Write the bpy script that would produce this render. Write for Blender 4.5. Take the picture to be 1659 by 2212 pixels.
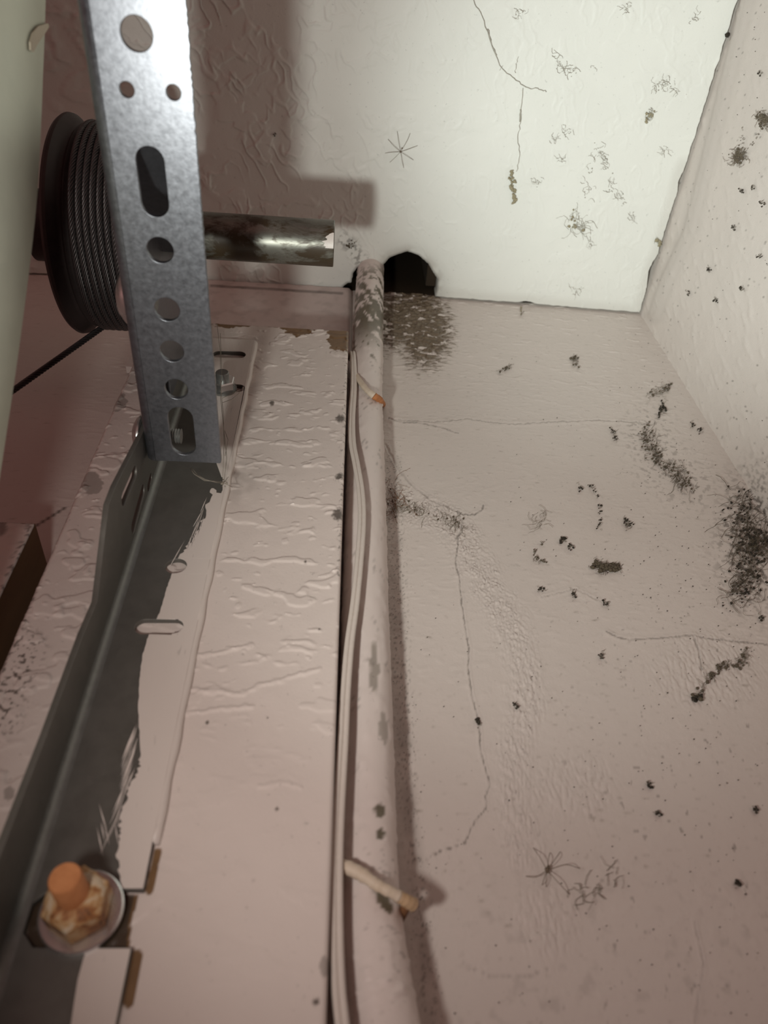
import bpy, bmesh, math, random
import numpy as np
from mathutils import Vector, Matrix

# ------------------------------------------------------------------ camera
for o in list(bpy.data.objects): bpy.data.objects.remove(o)
scene = bpy.context.scene
C = scene.collection
F = 1660.0; CX, CY = 829.5, 1106.0
PITCH, YAW, ROLL = 0.85977, -0.10915, -0.04439
D = 0.280                 # camera to front wall
ZC = 1.798                # camera height
H = 0.602                 # ceiling above the camera
def cam_axes():
    cp, sp = math.cos(PITCH), math.sin(PITCH)
    r = np.array([1, 0, 0.]); f = np.array([0, cp, sp]); u = np.array([0, -sp, cp])
    cy, sy = math.cos(YAW), math.sin(YAW)
    Rz = np.array([[cy, -sy, 0], [sy, cy, 0], [0, 0, 1]])
    r, f, u = Rz @ r, Rz @ f, Rz @ u
    cr, sr = math.cos(ROLL), math.sin(ROLL)
    r, u = cr * r + sr * u, -sr * r + cr * u
    return r, u, -f
CR, CU, CB = cam_axes()
CAMP = np.array([0, -D, ZC])
cd = bpy.data.cameras.new('camera'); cam = bpy.data.objects.new('camera', cd); C.objects.link(cam)
mw = Matrix.Identity(4)
for i in range(3):
    mw[i][0], mw[i][1], mw[i][2], mw[i][3] = CR[i], CU[i], CB[i], CAMP[i]
cam.matrix_world = mw
cd.sensor_fit = 'HORIZONTAL'; cd.sensor_width = 36.0; cd.lens = 36.0 * F / 1659.0
cd.clip_start = 0.005; cd.clip_end = 50
cd.dof.use_dof = True; cd.dof.focus_distance = 0.44; cd.dof.aperture_fstop = 15.0
scene.camera = cam

# ------------------------------------------------------------------ light
world = bpy.data.worlds.new('world'); scene.world = world; world.use_nodes = True
bg = world.node_tree.nodes['Background']
bg.inputs[0].default_value = (0.50, 0.24, 0.215, 1); bg.inputs[1].default_value = 0.60
TORCH = CAMP + np.array([-0.0690, 0.084, 0.015])
AIM = CAMP + np.array([0.255, 0.125, H])
def torch_light(name, energy, color, size, blend):
    ld = bpy.data.lights.new(name, 'SPOT'); lo = bpy.data.objects.new(name, ld); C.objects.link(lo)
    ld.energy = energy; ld.color = color; ld.shadow_soft_size = 0.010
    ld.spot_size = math.radians(size); ld.spot_blend = blend
    lo.location = TORCH; lo.rotation_euler = Vector(AIM - TORCH).to_track_quat('-Z', 'Y').to_euler()
torch_light('torch_beam', 10.0, (0.89, 1.0, 0.95), 47, 1.0)
torch_light('torch_corona', 3.1, (0.92, 1.0, 0.92), 95, 1.0)
torch_light('torch_spill', 1.5, (1.0, 0.93, 0.86), 158, 1.0)
vs = scene.view_settings
vs.view_transform = 'Standard'; vs.look = 'None'; vs.gamma = 1.0; vs.use_curve_mapping = False
vs.exposure = 0.0

# ------------------------------------------------------------------ pixel helpers
def ray(u, v): return CR * (u - CX) + CU * (CY - v) - CB * F
def onax(u, v, ax, val):
    r = ray(u, v); return CAMP + r * ((val - CAMP[ax]) / r[ax])
def wallp(u, v, y=0.0): return onax(u, v, 1, y)
def horp(u, v, z): return onax(u, v, 2, z)
def sidep(u, v, x): return onax(u, v, 0, x)
def proj(P):
    q = np.asarray(P) - CAMP
    x, y, z = q @ CR, q @ CU, -(q @ CB)
    z = np.where(z < 0.02, 0.02, z)
    return CX + F * x / z, CY - F * y / z
XR = 0.2575
def ceil_z(x):
    return ZC + np.interp(x, [-3, -0.11, 0.082, 0.2575], [0.604, 0.605, 0.6055, 0.5975])
def ceilp(u, v):
    P = horp(u, v, ZC + H)
    for _ in range(3): P = horp(u, v, float(ceil_z(P[0])))
    return P

# ------------------------------------------------------------------ noise
def _h(ix, iy, seed):
    n = (ix.astype(np.int64) * 374761393 + iy.astype(np.int64) * 668265263 + seed * 974711) & 0x7fffffff
    n = ((n ^ (n >> 13)) * 1274126177) & 0x7fffffff
    return ((n ^ (n >> 16)) & 0xffff) / 65535.0
def vn(x, y, seed=0):
    """gradient noise, 0..1"""
    x = np.asarray(x, float); y = np.asarray(y, float) + 0 * x
    c, q = math.cos(0.6), math.sin(0.6); x, y = x * c - y * q, x * q + y * c
    ix, iy = np.floor(x), np.floor(y); fx, fy = x - ix, y - iy
    def g(dx, dy):
        a = _h(ix + dx, iy + dy, seed) * 2 * math.pi; return np.cos(a) * (fx - dx) + np.sin(a) * (fy - dy)
    wx = fx * fx * fx * (fx * (fx * 6 - 15) + 10); wy = fy * fy * fy * (fy * (fy * 6 - 15) + 10)
    v = (g(0, 0) * (1 - wx) + g(1, 0) * wx) * (1 - wy) + (g(0, 1) * (1 - wx) + g(1, 1) * wx) * wy
    return np.clip(0.5 + 0.85 * v, 0, 1)
def fbm(x, y, seed=0, o=3):
    s = 0; a = 0.5; t = 0
    for i in range(o):
        s = s + a * vn(x, y, seed + i * 17); t += a; a *= 0.5; x = x * 2.03 + 11.3; y = y * 2.03 + 5.7
    return s / t
def sst(a, b, x):
    t = np.clip((x - a) / (b - a), 0, 1); return t * t * (3 - 2 * t)
def pdist(U, V, pts):
    d = np.full(U.shape, 1e9)
    for (x0, y0), (x1, y1) in zip(pts[:-1], pts[1:]):
        dx, dy = x1 - x0, y1 - y0; L = dx * dx + dy * dy + 1e-9
        t = np.clip(((U - x0) * dx + (V - y0) * dy) / L, 0, 1)
        d = np.minimum(d, np.hypot(U - x0 - t * dx, V - y0 - t * dy))
    return d
def inpoly(U, V, pts):
    r = np.zeros(U.shape, bool); n = len(pts)
    for i in range(n):
        x0, y0 = pts[i]; x1, y1 = pts[(i + 1) % n]
        c = ((y0 > V) != (y1 > V)) & (U < (x1 - x0) * (V - y0) / (y1 - y0 + 1e-12) + x0)
        r ^= c
    return r
def blob(U, V, cx, cy, rx, ry, rot=0):
    c, s = math.cos(rot), math.sin(rot); a = (U - cx) * c + (V - cy) * s; b = -(U - cx) * s + (V - cy) * c
    return np.clip(1 - np.hypot(a / rx, b / ry), 0, 1)

# ------------------------------------------------------------------ materials
MATS = {}
def nodes(name):
    m = bpy.data.materials.new(name); m.use_nodes = True; nt = m.node_tree
    return m, nt, nt.nodes['Principled BSDF']
def nn(nt, t, **k):
    n = nt.nodes.new(t)
    for a, b in k.items(): setattr(n, a, b)
    return n
def mixc(nt, fac, a, b):
    n = nn(nt, 'ShaderNodeMix', data_type='RGBA')
    for s, v in ((0, fac), (6, a), (7, b)):
        if hasattr(v, 'links'): nt.links.new(v, n.inputs[s])
        else: n.inputs[s].default_value = v if s == 0 else (*v, 1)
    return n.outputs[2]
def noise(nt, scale, detail=3, rough=0.55, vec=None, dist=0.0):
    n = nn(nt, 'ShaderNodeTexNoise'); n.inputs['Scale'].default_value = scale
    n.inputs['Detail'].default_value = detail; n.inputs['Roughness'].default_value = rough; n.inputs['Distortion'].default_value = dist
    if vec is not None: nt.links.new(vec, n.inputs['Vector'])
    return n.outputs['Fac']
def ramp(nt, fac, stops):
    n = nn(nt, 'ShaderNodeValToRGB'); nt.links.new(fac, n.inputs[0]); e = n.color_ramp.elements
    while len(e) < len(stops): e.new(0.5)
    for el, (p, c) in zip(e, stops): el.position = p; el.color = (*c, 1) if len(c) == 3 else c
    return n.outputs[0]
def attr(nt, name):
    n = nn(nt, 'ShaderNodeAttribute', attribute_name=name); return n.outputs['Fac']
def objco(nt, scale=(1, 1, 1)):
    t = nn(nt, 'ShaderNodeTexCoord'); m = nn(nt, 'ShaderNodeMapping'); m.inputs['Scale'].default_value = scale
    nt.links.new(t.outputs['Object'], m.inputs['Vector']); return m.outputs[0]
def bump(nt, bs, h, strength, dist):
    b = nn(nt, 'ShaderNodeBump'); b.inputs['Strength'].default_value = strength; b.inputs['Distance'].default_value = dist
    nt.links.new(h, b.inputs['Height']); nt.links.new(b.outputs[0], bs.inputs['Normal'])
def paint(name, base, dirt=(0.045, 0.032, 0.022), bare=(0.16, 0.085, 0.035), rough=0.42, vary=0.06, bscale=900, bstr=0.25, co=(1, 1, 1)):
    m, nt, bs = nodes(name)
    v = objco(nt, co)
    n1 = noise(nt, 14, 4, 0.6, v)
    c = mixc(nt, n1, tuple(x * (1 - vary) for x in base), tuple(min(1, x * (1 + vary)) for x in base))
    sp = ramp(nt, noise(nt, 420, 2, 0.6, v), [(0.68, (0, 0, 0)), (0.76, (1, 1, 1))])
    c = mixc(nt, sp, c, tuple(x * 0.8 for x in base))
    barec = mixc(nt, noise(nt, 130, 4, 0.7, v), tuple(x * 0.55 for x in bare), tuple(x * 1.3 for x in bare))
    c = mixc(nt, attr(nt, 'bare'), c, barec)
    c = mixc(nt, attr(nt, 'dirt'), c, dirt)
    nt.links.new(c, bs.inputs['Base Color']); bs.inputs['Roughness'].default_value = rough
    bump(nt, bs, noise(nt, bscale, 3, 0.6, v), bstr, 0.0004)
    MATS[name] = m; return m
def metal(name, lo, hi, metallic=0.8, rough=0.42, scale=350, rust=None, rustlo=0.6, co=(1, 1, 1), streak=None):
    m, nt, bs = nodes(name); v = objco(nt, co)
    vo = nn(nt, 'ShaderNodeTexVoronoi'); vo.inputs['Scale'].default_value = scale; nt.links.new(v, vo.inputs['Vector'])
    n = noise(nt, scale * 0.35, 4, 0.65, v)
    c = mixc(nt, n, lo, hi)
    c2 = mixc(nt, vo.outputs['Color'], c, hi); 
    c = mixc(nt, 0.35, c, c2)
    if rust:
        r = ramp(nt, noise(nt, scale * 0.22, 5, 0.7, v, 0.4), [(rustlo, (0, 0, 0)), (rustlo + 0.1, (1, 1, 1))])
        c = mixc(nt, r, c, rust)
        mm = nn(nt, 'ShaderNodeMath', operation='MULTIPLY_ADD'); nt.links.new(r, mm.inputs[0]); mm.inputs[1].default_value = -metallic * 0.9; mm.inputs[2].default_value = metallic
        nt.links.new(mm.outputs[0], bs.inputs['Metallic'])
    else: bs.inputs['Metallic'].default_value = metallic
    nt.links.new(c, bs.inputs['Base Color'])
    rr = nn(nt, 'ShaderNodeMapRange'); nt.links.new(n, rr.inputs[0]); rr.inputs[3].default_value = rough - 0.1; rr.inputs[4].default_value = rough + 0.12
    nt.links.new(rr.outputs[0], bs.inputs['Roughness'])
    bump(nt, bs, n, 0.15, 0.0003)
    MATS[name] = m; return m
def plain(name, lo, hi, rough=0.7, scale=200, metallic=0.0, co=(1, 1, 1), bstr=0.3):
    m, nt, bs = nodes(name); v = objco(nt, co); n = noise(nt, scale, 4, 0.65, v)
    nt.links.new(mixc(nt, n, lo, hi), bs.inputs['Base Color']); bs.inputs['Roughness'].default_value = rough; bs.inputs['Metallic'].default_value = metallic
    bump(nt, bs, n, bstr, 0.0006); MATS[name] = m; return m
paint('wall_paint', (0.66, 0.60, 0.56), bare=(0.155, 0.115, 0.07), rough=0.45)
paint('ceiling_paint', (0.74, 0.73, 0.69), rough=0.55, bstr=0.15)
paint('jamb_paint', (0.68, 0.60, 0.56), bare=(0.20, 0.115, 0.055), rough=0.36, bstr=0.18)
paint('header_paint', (0.62, 0.54, 0.51), rough=0.4)
paint('pipe_paint', (0.70, 0.62, 0.585), bare=(0.15, 0.125, 0.085), rough=0.38, bstr=0.15)
paint('coat_paint', (0.66, 0.59, 0.55), rough=0.4, bscale=500, bstr=0.2, co=(1.5, 1.5, 0.25))
plain('cable_sheath', (0.60, 0.54, 0.49), (0.68, 0.61, 0.56), 0.45, 300)
metal('galvanised', (0.085, 0.088, 0.10), (0.235, 0.243, 0.27), 0.88, 0.34, 1100)
metal('galvanised_dull', (0.10, 0.096, 0.086), (0.17, 0.162, 0.148), 0.5, 0.5, 300)
metal('galvanised_track', (0.56, 0.60, 0.50), (0.70, 0.74, 0.62), 0.25, 0.5, 90)
metal('bright_zinc', (0.62, 0.62, 0.62), (0.85, 0.85, 0.85), 0.95, 0.25, 300)
metal('dark_steel', (0.030, 0.024, 0.024), (0.06, 0.048, 0.046), 0.5, 0.5, 300)
metal('cable_steel', (0.050, 0.042, 0.042), (0.11, 0.10, 0.10), 0.7, 0.42, 900)
metal('shaft_steel', (0.09, 0.09, 0.08), (0.30, 0.30, 0.265), 0.8, 0.40, 300, rust=(0.050, 0.034, 0.018), rustlo=0.47, co=(0.5, 1, 1))
plain('rust', (0.30, 0.10, 0.03), (0.62, 0.27, 0.11), 0.8, 260)
plain('rust_dark', (0.055, 0.028, 0.016), (0.36, 0.17, 0.07), 0.75, 190)
m_, nt_, bs_ = nodes('rust_nut'); v_ = objco(nt_)
nt_.links.new(ramp(nt_, noise(nt_, 170, 4, 0.6, v_, 0.6), [(0.36, (0.045, 0.03, 0.02)), (0.47, (0.28, 0.11, 0.035)), (0.55, (0.45, 0.27, 0.12)), (0.66, (0.55, 0.45, 0.33))]), bs_.inputs['Base Color']); bs_.inputs['Roughness'].default_value = 0.7; MATS['rust_nut'] = m_
plain('bare_wood', (0.10, 0.055, 0.028), (0.22, 0.125, 0.06), 0.8, 60, co=(1, 1, 0.12))
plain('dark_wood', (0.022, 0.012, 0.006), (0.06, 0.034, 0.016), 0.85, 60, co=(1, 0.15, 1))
plain('dust', (0.06, 0.05, 0.035), (0.16, 0.125, 0.085), 0.95, 900)
plain('dust_dark', (0.018, 0.014, 0.010), (0.05, 0.04, 0.028), 0.95, 900)
plain('dust_pale', (0.26, 0.22, 0.14), (0.40, 0.35, 0.24), 0.95, 900)
plain('web', (0.20, 0.175, 0.14), (0.32, 0.28, 0.23), 0.9, 900)
plain('spider_brown', (0.13, 0.10, 0.07), (0.22, 0.17, 0.12), 0.8, 900)
plain('web_pale', (0.38, 0.36, 0.31), (0.50, 0.47, 0.41), 0.9, 900)
plain('concrete', (0.25, 0.24, 0.23), (0.36, 0.35, 0.33), 0.85, 12)
plain('flake', (0.45, 0.40, 0.30), (0.58, 0.52, 0.42), 0.7, 200)

# ------------------------------------------------------------------ object helpers
def link(name, me, mat, parent=None, smooth=False):
    o = bpy.data.objects.new(name, me); C.objects.link(o)
    if mat: me.materials.append(MATS[mat])
    if parent is not None:
        o.parent = parent; me.transform(Matrix.Translation(-parent.location))
    if smooth:
        for p in me.polygons: p.use_smooth = True
    return o
def thing(name, label, cat, loc, group=None):
    o = bpy.data.objects.new(name, None); C.objects.link(o); o.location = Vector([float(x) for x in loc]); o.empty_display_size = 0.01
    return tag(o, label, cat, group)
def tag(o, label, cat=None, group=None):
    o['label'] = label
    if cat: o['category'] = cat
    if group: o['group'] = group
    return o
def struct(o, label=None):
    o['kind'] = 'structure'
    if label: o['label'] = label
    return o
def mesh_from(name, verts, faces):
    me = bpy.data.meshes.new(name); me.from_pydata([tuple(map(float, v)) for v in verts], [], faces); me.update(); return me
def np_grid(name, P, attrs, mat, keep=None, flip=False):
    """P: (n,m,3) array -> quad grid mesh with float point attributes"""
    n, m = P.shape[:2]
    idx = np.arange(n * m).reshape(n, m)
    q = np.stack([idx[:-1, :-1], idx[1:, :-1], idx[1:, 1:], idx[:-1, 1:]], -1)
    if flip: q = q[..., ::-1]
    q = q.reshape(-1, 4)
    if keep is not None: q = q[keep.reshape(-1)]
    me = bpy.data.meshes.new(name)
    me.vertices.add(n * m); me.vertices.foreach_set('co', P.reshape(-1).astype(np.float32))
    me.loops.add(len(q) * 4); me.loops.foreach_set('vertex_index', q.reshape(-1).astype(np.int32))
    me.polygons.add(len(q)); me.polygons.foreach_set('loop_start', (np.arange(len(q)) * 4).astype(np.int32))
    me.polygons.foreach_set('use_smooth', np.ones(len(q), bool))
    me.update(calc_edges=True); me.validate()
    for k, a in attrs.items():
        t = me.attributes.new(k, 'FLOAT', 'POINT'); t.data.foreach_set('value', np.clip(a, 0, 1).reshape(-1).astype(np.float32))
    return me
def box(name, lo, hi, mat, parent=None, bev=0.0):
    bm = bmesh.new(); bmesh.ops.create_cube(bm, size=1)
    for v in bm.verts: v.co = Vector([lo[i] + (v.co[i] + 0.5) * (hi[i] - lo[i]) for i in range(3)])
    if bev: bmesh.ops.bevel(bm, geom=bm.edges[:], offset=bev, segments=2, affect='EDGES')
    me = bpy.data.meshes.new(name); bm.to_mesh(me); bm.free()
    return link(name, me, mat, parent)
def sweep(pts, rad, n=8, caps=True, squash=None):
    pts = [np.asarray(p, float) for p in pts]; k = len(pts); V = []; Fc = []
    T = [pts[min(i + 1, k - 1)] - pts[max(i - 1, 0)] for i in range(k)]
    T = [t / (np.linalg.norm(t) + 1e-12) for t in T]
    a = np.array([0, 0, 1.]) if abs(T[0][2]) < 0.9 else np.array([0, 1., 0]); N = np.cross(T[0], a); N /= np.linalg.norm(N)
    for i in range(k):
        N = N - T[i] * (N @ T[i]); N /= np.linalg.norm(N) + 1e-12; B = np.cross(T[i], N)
        r = rad[i] if hasattr(rad, '__len__') else rad
        for j in range(n):
            th = 2 * math.pi * j / n; V.append(pts[i] + r * (math.cos(th) * N + math.sin(th) * B))
    for i in range(k - 1):
        for j in range(n):
            Fc.append((i * n + j, i * n + (j + 1) % n, (i + 1) * n + (j + 1) % n, (i + 1) * n + j))
    if caps: Fc.append(tuple(range(n - 1, -1, -1))); Fc.append(tuple((k - 1) * n + j for j in range(n)))
    return V, Fc
def tube(name, pts, rad, mat, parent=None, n=10):
    V, Fc = sweep(pts, rad, n); return link(name, mesh_from(name, V, Fc), mat, parent, True)
def lathe(name, axis, org, prof, mat, parent=None, n=48, smooth=True, sides=None):
    """prof: list of (t, r) along the axis"""
    ax = np.asarray(axis, float); ax /= np.linalg.norm(ax)
    a = np.array([0, 0, 1.]) if abs(ax[2]) < 0.9 else np.array([1., 0, 0]); u = np.cross(ax, a); u /= np.linalg.norm(u); w = np.cross(ax, u)
    V = []; Fc = []; k = len(prof)
    for t, r in prof:
        for j in range(n):
            th = 2 * math.pi * (j + 0.5) / n; V.append(np.asarray(org) + ax * t + r * (math.cos(th) * u + math.sin(th) * w))
    for i in range(k - 1):
        for j in range(n): Fc.append((i * n + j, i * n + (j + 1) % n, (i + 1) * n + (j + 1) % n, (i + 1) * n + j))
    Fc.append(tuple(range(n - 1, -1, -1))); Fc.append(tuple((k - 1) * n + j for j in range(n)))
    me = mesh_from(name, V, Fc); bm = bmesh.new(); bm.from_mesh(me); bmesh.ops.recalc_face_normals(bm, faces=bm.faces[:]); bm.to_mesh(me); bm.free()
    o = link(name, me, mat, parent, smooth)
    if smooth:
        me.set_sharp_from_angle(angle=math.radians(35))
    return o
def plate(name, outer, holes, thick, c0, plane, mat, parent=None, bev=0.0002):
    """flat sheet: outline and holes in 2D; plane 'x' -> (y,z), 'y' -> (x,z), 'z' -> (x,y); c0 = middle of the thickness"""
    cu = bpy.data.curves.new(name, 'CURVE'); cu.dimensions = '2D'; cu.fill_mode = 'BOTH'
    S = 100.0
    for pts in [outer] + holes:
        sp = cu.splines.new('POLY'); sp.points.add(len(pts) - 1); sp.use_cyclic_u = True
        for p, q in zip(sp.points, pts): p.co = (q[0] * S, q[1] * S, 0, 1)
    cu.extrude = (thick / 2 - bev) * S; cu.bevel_depth = bev * S; cu.offset = -bev * S; cu.bevel_resolution = 1
    co = bpy.data.objects.new(name + '_tmp', cu); C.objects.link(co)
    dg = bpy.context.evaluated_depsgraph_get()
    me = bpy.data.meshes.new_from_object(co.evaluated_get(dg)); bpy.data.objects.remove(co); bpy.data.curves.remove(cu)
    me.name = name
    for v in me.vertices:
        a, b, c = v.co / S
        v.co = (c + c0, a, b) if plane == 'x' else ((a, c + c0, b) if plane == 'y' else (a, b, c + c0))
    bm = bmesh.new(); bm.from_mesh(me); bmesh.ops.remove_doubles(bm, verts=bm.verts[:], dist=1e-6); bmesh.ops.recalc_face_normals(bm, faces=bm.faces[:]); bm.to_mesh(me); bm.free()
    me.materials.clear()
    return link(name, me, mat, parent)
def circ(cx, cy, r, n=32): return [(cx + r * math.cos(2 * math.pi * i / n), cy + r * math.sin(2 * math.pi * i / n)) for i in range(n)]
def slot(x0, y0, x1, y1, r, n=12):
    a = math.atan2(y1 - y0, x1 - x0); o = []
    for i in range(n + 1): t = a - math.pi / 2 + math.pi * i / n; o.append((x1 + r * math.cos(t), y1 + r * math.sin(t)))
    for i in range(n + 1): t = a + math.pi / 2 + math.pi * i / n; o.append((x0 + r * math.cos(t), y0 + r * math.sin(t)))
    return o
def catmull(pts, k=8):
    pts = [np.asarray(p, float) for p in pts]; P = [2 * pts[0] - pts[1]] + pts + [2 * pts[-1] - pts[-2]]; o = []
    for i in range(1, len(P) - 2):
        for j in range(k):
            t = j / k; a, b, c, d = P[i - 1], P[i], P[i + 1], P[i + 2]
            o.append(0.5 * (2 * b + (c - a) * t + (2 * a - 5 * b + 4 * c - d) * t * t + (3 * b - a - 3 * c + d) * t ** 3))
    o.append(pts[-1]); return o
def cat(*a): return np.unique(np.concatenate(a).round(7))

# ================================================================== SETTING
DOOR_R = -0.1346; DOOR_TOP = ZC + 0.269; HEAD = ZC + 0.235; OPEN_R = -0.127
# ---- front wall
xs = cat(np.linspace(-3.0, -0.26, 8), np.linspace(-0.26, OPEN_R, 70), np.linspace(OPEN_R, 0.0, 90), np.linspace(0.0, XR, 560))
zs = cat(np.array([0.0, 0.5, 1.0, 1.5, 1.75]), np.linspace(1.75, HEAD, 270), np.linspace(HEAD, ZC + 0.63, 560), np.array([2.45, 2.5, 2.6]))
X, Z = np.meshgrid(xs, zs, indexing='ij')
U, V = proj(np.stack([X, np.zeros_like(X), Z], -1))
big = sst(0.25, 0.8, fbm(X * 25, Z * 25, 3))
h = 0.00016 * sst(0.55, 0.72, fbm(X * 130, Z * 330, 5)) * (0.4 + big) + 0.00035 * (fbm(X * 45, Z * 60, 9) - 0.5) + 0.00008 * fbm(X * 500, Z * 700, 31)
h += 0.0004 * sst(0.66, 0.74, fbm(X * 60, Z * 150, 41)) * sst(1000, 700, V)
# blistered band
band = pdist(U, V, [(850, 1085), (960, 1120), (1000, 1160), (1050, 1260), (1100, 1350), (1130, 1430), (1140, 1520), (1105, 1640), (1115, 1750), (1135, 1840)])
bw = sst(62, 12, band + 30 * (fbm(U / 30, V / 30, 77) - 0.5))
cell = np.abs(vn(X * 520, Z * 520, 61) - 0.5) * 2
h += bw * (0.0009 * sst(0.0, 0.5, cell) * (0.3 + fbm(X * 200, Z * 200, 62)))
sq = sst(95, 40, np.hypot((U - 1240) / 1.3, V - 1700)) + sst(90, 40, np.hypot((U - 1180) / 1.1, (V - 1990) / 1.2)) + sst(110, 40, np.hypot((U - 1530) / 1.5, (V - 1450)))
h += 0.0005 * np.clip(sq, 0, 1) * sst(0.1, 0.4, np.abs(vn(X * 330, Z * 330, 68) - 0.5) * 2)
cr = [
 ([(838, 905), (870, 912), (905, 914), (950, 922), (990, 936)], 1.3, 0.6), ([(845, 906), (930, 912), (1010, 905), (1060, 912), (1110, 916), (1180, 912), (1290, 908), (1390, 913)], 1.2, 0.45),
 ([(990, 1165), (984, 1215), (992, 1250), (997, 1300), (1006, 1360), (1013, 1400), (1011, 1440), (1019, 1500), (1035, 1560), (1038, 1620), (1049, 1660), (1059, 1695), (1049, 1720), (1051, 1745), (1030, 1770), (1015, 1795), (1006, 1820)], 1.5, 0.8),
 ([(1006, 1820), (975, 1832), (950, 1839), (932, 1850)], 1.6, 0.8),
 ([(832, 960), (858, 1010), (885, 1045), (930, 1080), (985, 1105)], 2.4, 0.35), ([(985, 1105), (1000, 1112), (1025, 1112), (1040, 1103), (1045, 1092)], 1.5, 0.8),
 ([(985, 1105), (998, 1125), (996, 1150), (985, 1165)], 2.2, 0.7),
 ([(1310, 1365), (1335, 1377), (1360, 1382), (1430, 1378), (1495, 1372), (1530, 1380), (1580, 1386), (1659, 1392)], 1.6, 0.7),
 ([(1497, 1372), (1510, 1410), (1514, 1450)], 1.8, 0.6), ([(1170, 1290), (1240, 1272), (1300, 1300)], 1.2, 0.25),
 ([(1000, 2080), (1060, 2110), (1140, 2110), (1190, 2090)], 2, 0.3), ([(1500, 1990), (1520, 2080), (1500, 2212)], 1.6, 0.3)]
dirt = np.zeros_like(U)
for pts, w, a in cr:
    wob = 5 * (fbm(U / 9, V / 9, 90) - 0.5)
    d = pdist(U + wob, V + 5 * (fbm(U / 9, V / 9, 95) - 0.5), pts)
    g = sst(w * 1.5, w * 0.4, d); h -= 0.0004 * g; h += 0.0002 * sst(9, 3, d); dirt = np.maximum(dirt, 0.75 * a * g * (0.35 + 0.65 * sst(0.35, 0.55, fbm(U / 14, V / 14, 97))))
# line on the header beside the door
if True:
    g = sst(3.5, 1.0, pdist(U, V, [(139, 1098), (78, 1136)])); dirt = np.maximum(dirt, 0.8 * g)
# dust caught beside the pipe, and in the corner
sp = sst(0.60, 0.70, fbm(X * 700, Z * 700, 120))
d = pdist(U, V, [(848, 1000), (856, 1250), (868, 1500), (886, 1760), (905, 1900), (930, 2212)])
dirt = np.maximum(dirt, 0.55 * sst(34, 6, d) * sp)
dirt = np.maximum(dirt, 0.22 * sst(26, 4, d) * sst(0.35, 0.7, fbm(X * 60, Z * 60, 121)))
corner = sst(150, 10, np.hypot((U - 1625) / 0.8, (V - 1170) / 1.6)); corner2 = sst(95, 10, pdist(U, V, [(1400, 930), (1420, 990), (1490, 1050)]))
n2 = fbm(X * 260, Z * 260, 130, 4)
dirt = np.maximum(dirt, 0.9 * corner * sst(0.5, 0.66, n2)); dirt = np.maximum(dirt, 0.4 * corner2 * sst(0.56, 0.66, n2))
dirt = np.maximum(dirt, 0.45 * sst(0.74, 0.80, n2) * sst(900, 1500, U) * sst(1000, 1400, V))
dirt = np.maximum(dirt, 0.14 * sst(0.6, 0.8, fbm(X * 150, Z * 150, 140)) * sst(1700, 2100, V) * sst(900, 1000, U))
# damp brown stain below the hole
st = np.maximum.reduce([blob(U, V, 865, 690, 110, 95), blob(U, V, 918, 715, 85, 120), blob(U, V, 900, 650, 70, 60)])
n3 = fbm(X * 150, Z * 420, 150, 4)
bare = sst(0.2, 0.8, st * 1.4 + 1.3 * (n3 - 0.5)) * 0.95
bare = np.maximum(bare, 0.25 * sst(0.0, 0.6, st))
h += 0.0012 * sst(0.1, 0.4, st) * sst(0.5, 0.62, n3)
bare *= sst(0.16, 0.6, 1 - sst(0.55, 0.7, fbm(X * 90, Z * 200, 155)) )
bare = np.maximum(bare, 0.6 * blob(U, V, 925, 652, 22, 26))
ab = (Z > ceil_z(X) + 0.006); dirt = np.where(ab, 1.0, dirt); bare = np.where(ab, 0.0, bare); h = np.where(ab, 0.0, h)
P = np.stack([X, -h, Z], -1)
cx = 0.5 * (X[:-1, :-1] + X[1:, 1:]); cz = 0.5 * (Z[:-1, :-1] + Z[1:, 1:])
keep = ~((cx < OPEN_R) & (cx > -2.6) & (cz < HEAD))
me = np_grid('wall_front', P, {'dirt': dirt, 'bare': bare}, None, keep)
struct(link('wall_front', me, 'wall_paint'), 'pinkish white painted plaster wall with cracks and a blistered patch')

# ---- right wall
ys = cat(np.linspace(-3.0, -0.30, 5), np.linspace(-0.30, 0.0, 260)); zs2 = cat(np.array([0.0, 1.0, 1.75]), np.linspace(1.80, ZC + 0.63, 380), np.array([2.6]))
Y, Z = np.meshgrid(ys, zs2, indexing='ij')
U, V = proj(np.stack([np.full_like(Y, XR), Y, Z], -1))
h = 0.0004 * (fbm(Y * 50, Z * 50, 203) - 0.5) + 0.0004 * sst(0.58, 0.72, fbm(Y * 200 + Z * 60, Z * 60, 205)) + 0.00008 * fbm(Y * 500, Z * 500, 207)
ed = pdist(U, V, [(1612, 0), (1530, 330), (1488, 500), (1440, 600), (1412, 680)]); h += 0.0011 * sst(16, 4, ed)
cd_ = pdist(U, V, [(1612, 0), (1530, 330), (1488, 500), (1440, 600), (1412, 680)])
n2 = fbm(Y * 260, Z * 260, 230, 4)
dirt = 0.95 * sst(150, 10, np.hypot((U - 1640) / 0.8, (V - 1160) / 1.5)) * sst(0.48, 0.62, n2)
dirt = np.maximum(dirt, 0.6 * sst(0.74, 0.80, n2)); dirt = np.maximum(dirt, 0.12 * sst(30, 8, cd_))
P = np.stack([XR - h, Y, Z], -1)
me = np_grid('wall_right', P, {'dirt': dirt, 'bare': dirt * 0}, None)
struct(link('wall_right', me, 'wall_paint'), 'off white painted side wall with cobwebs and dirt')

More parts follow.
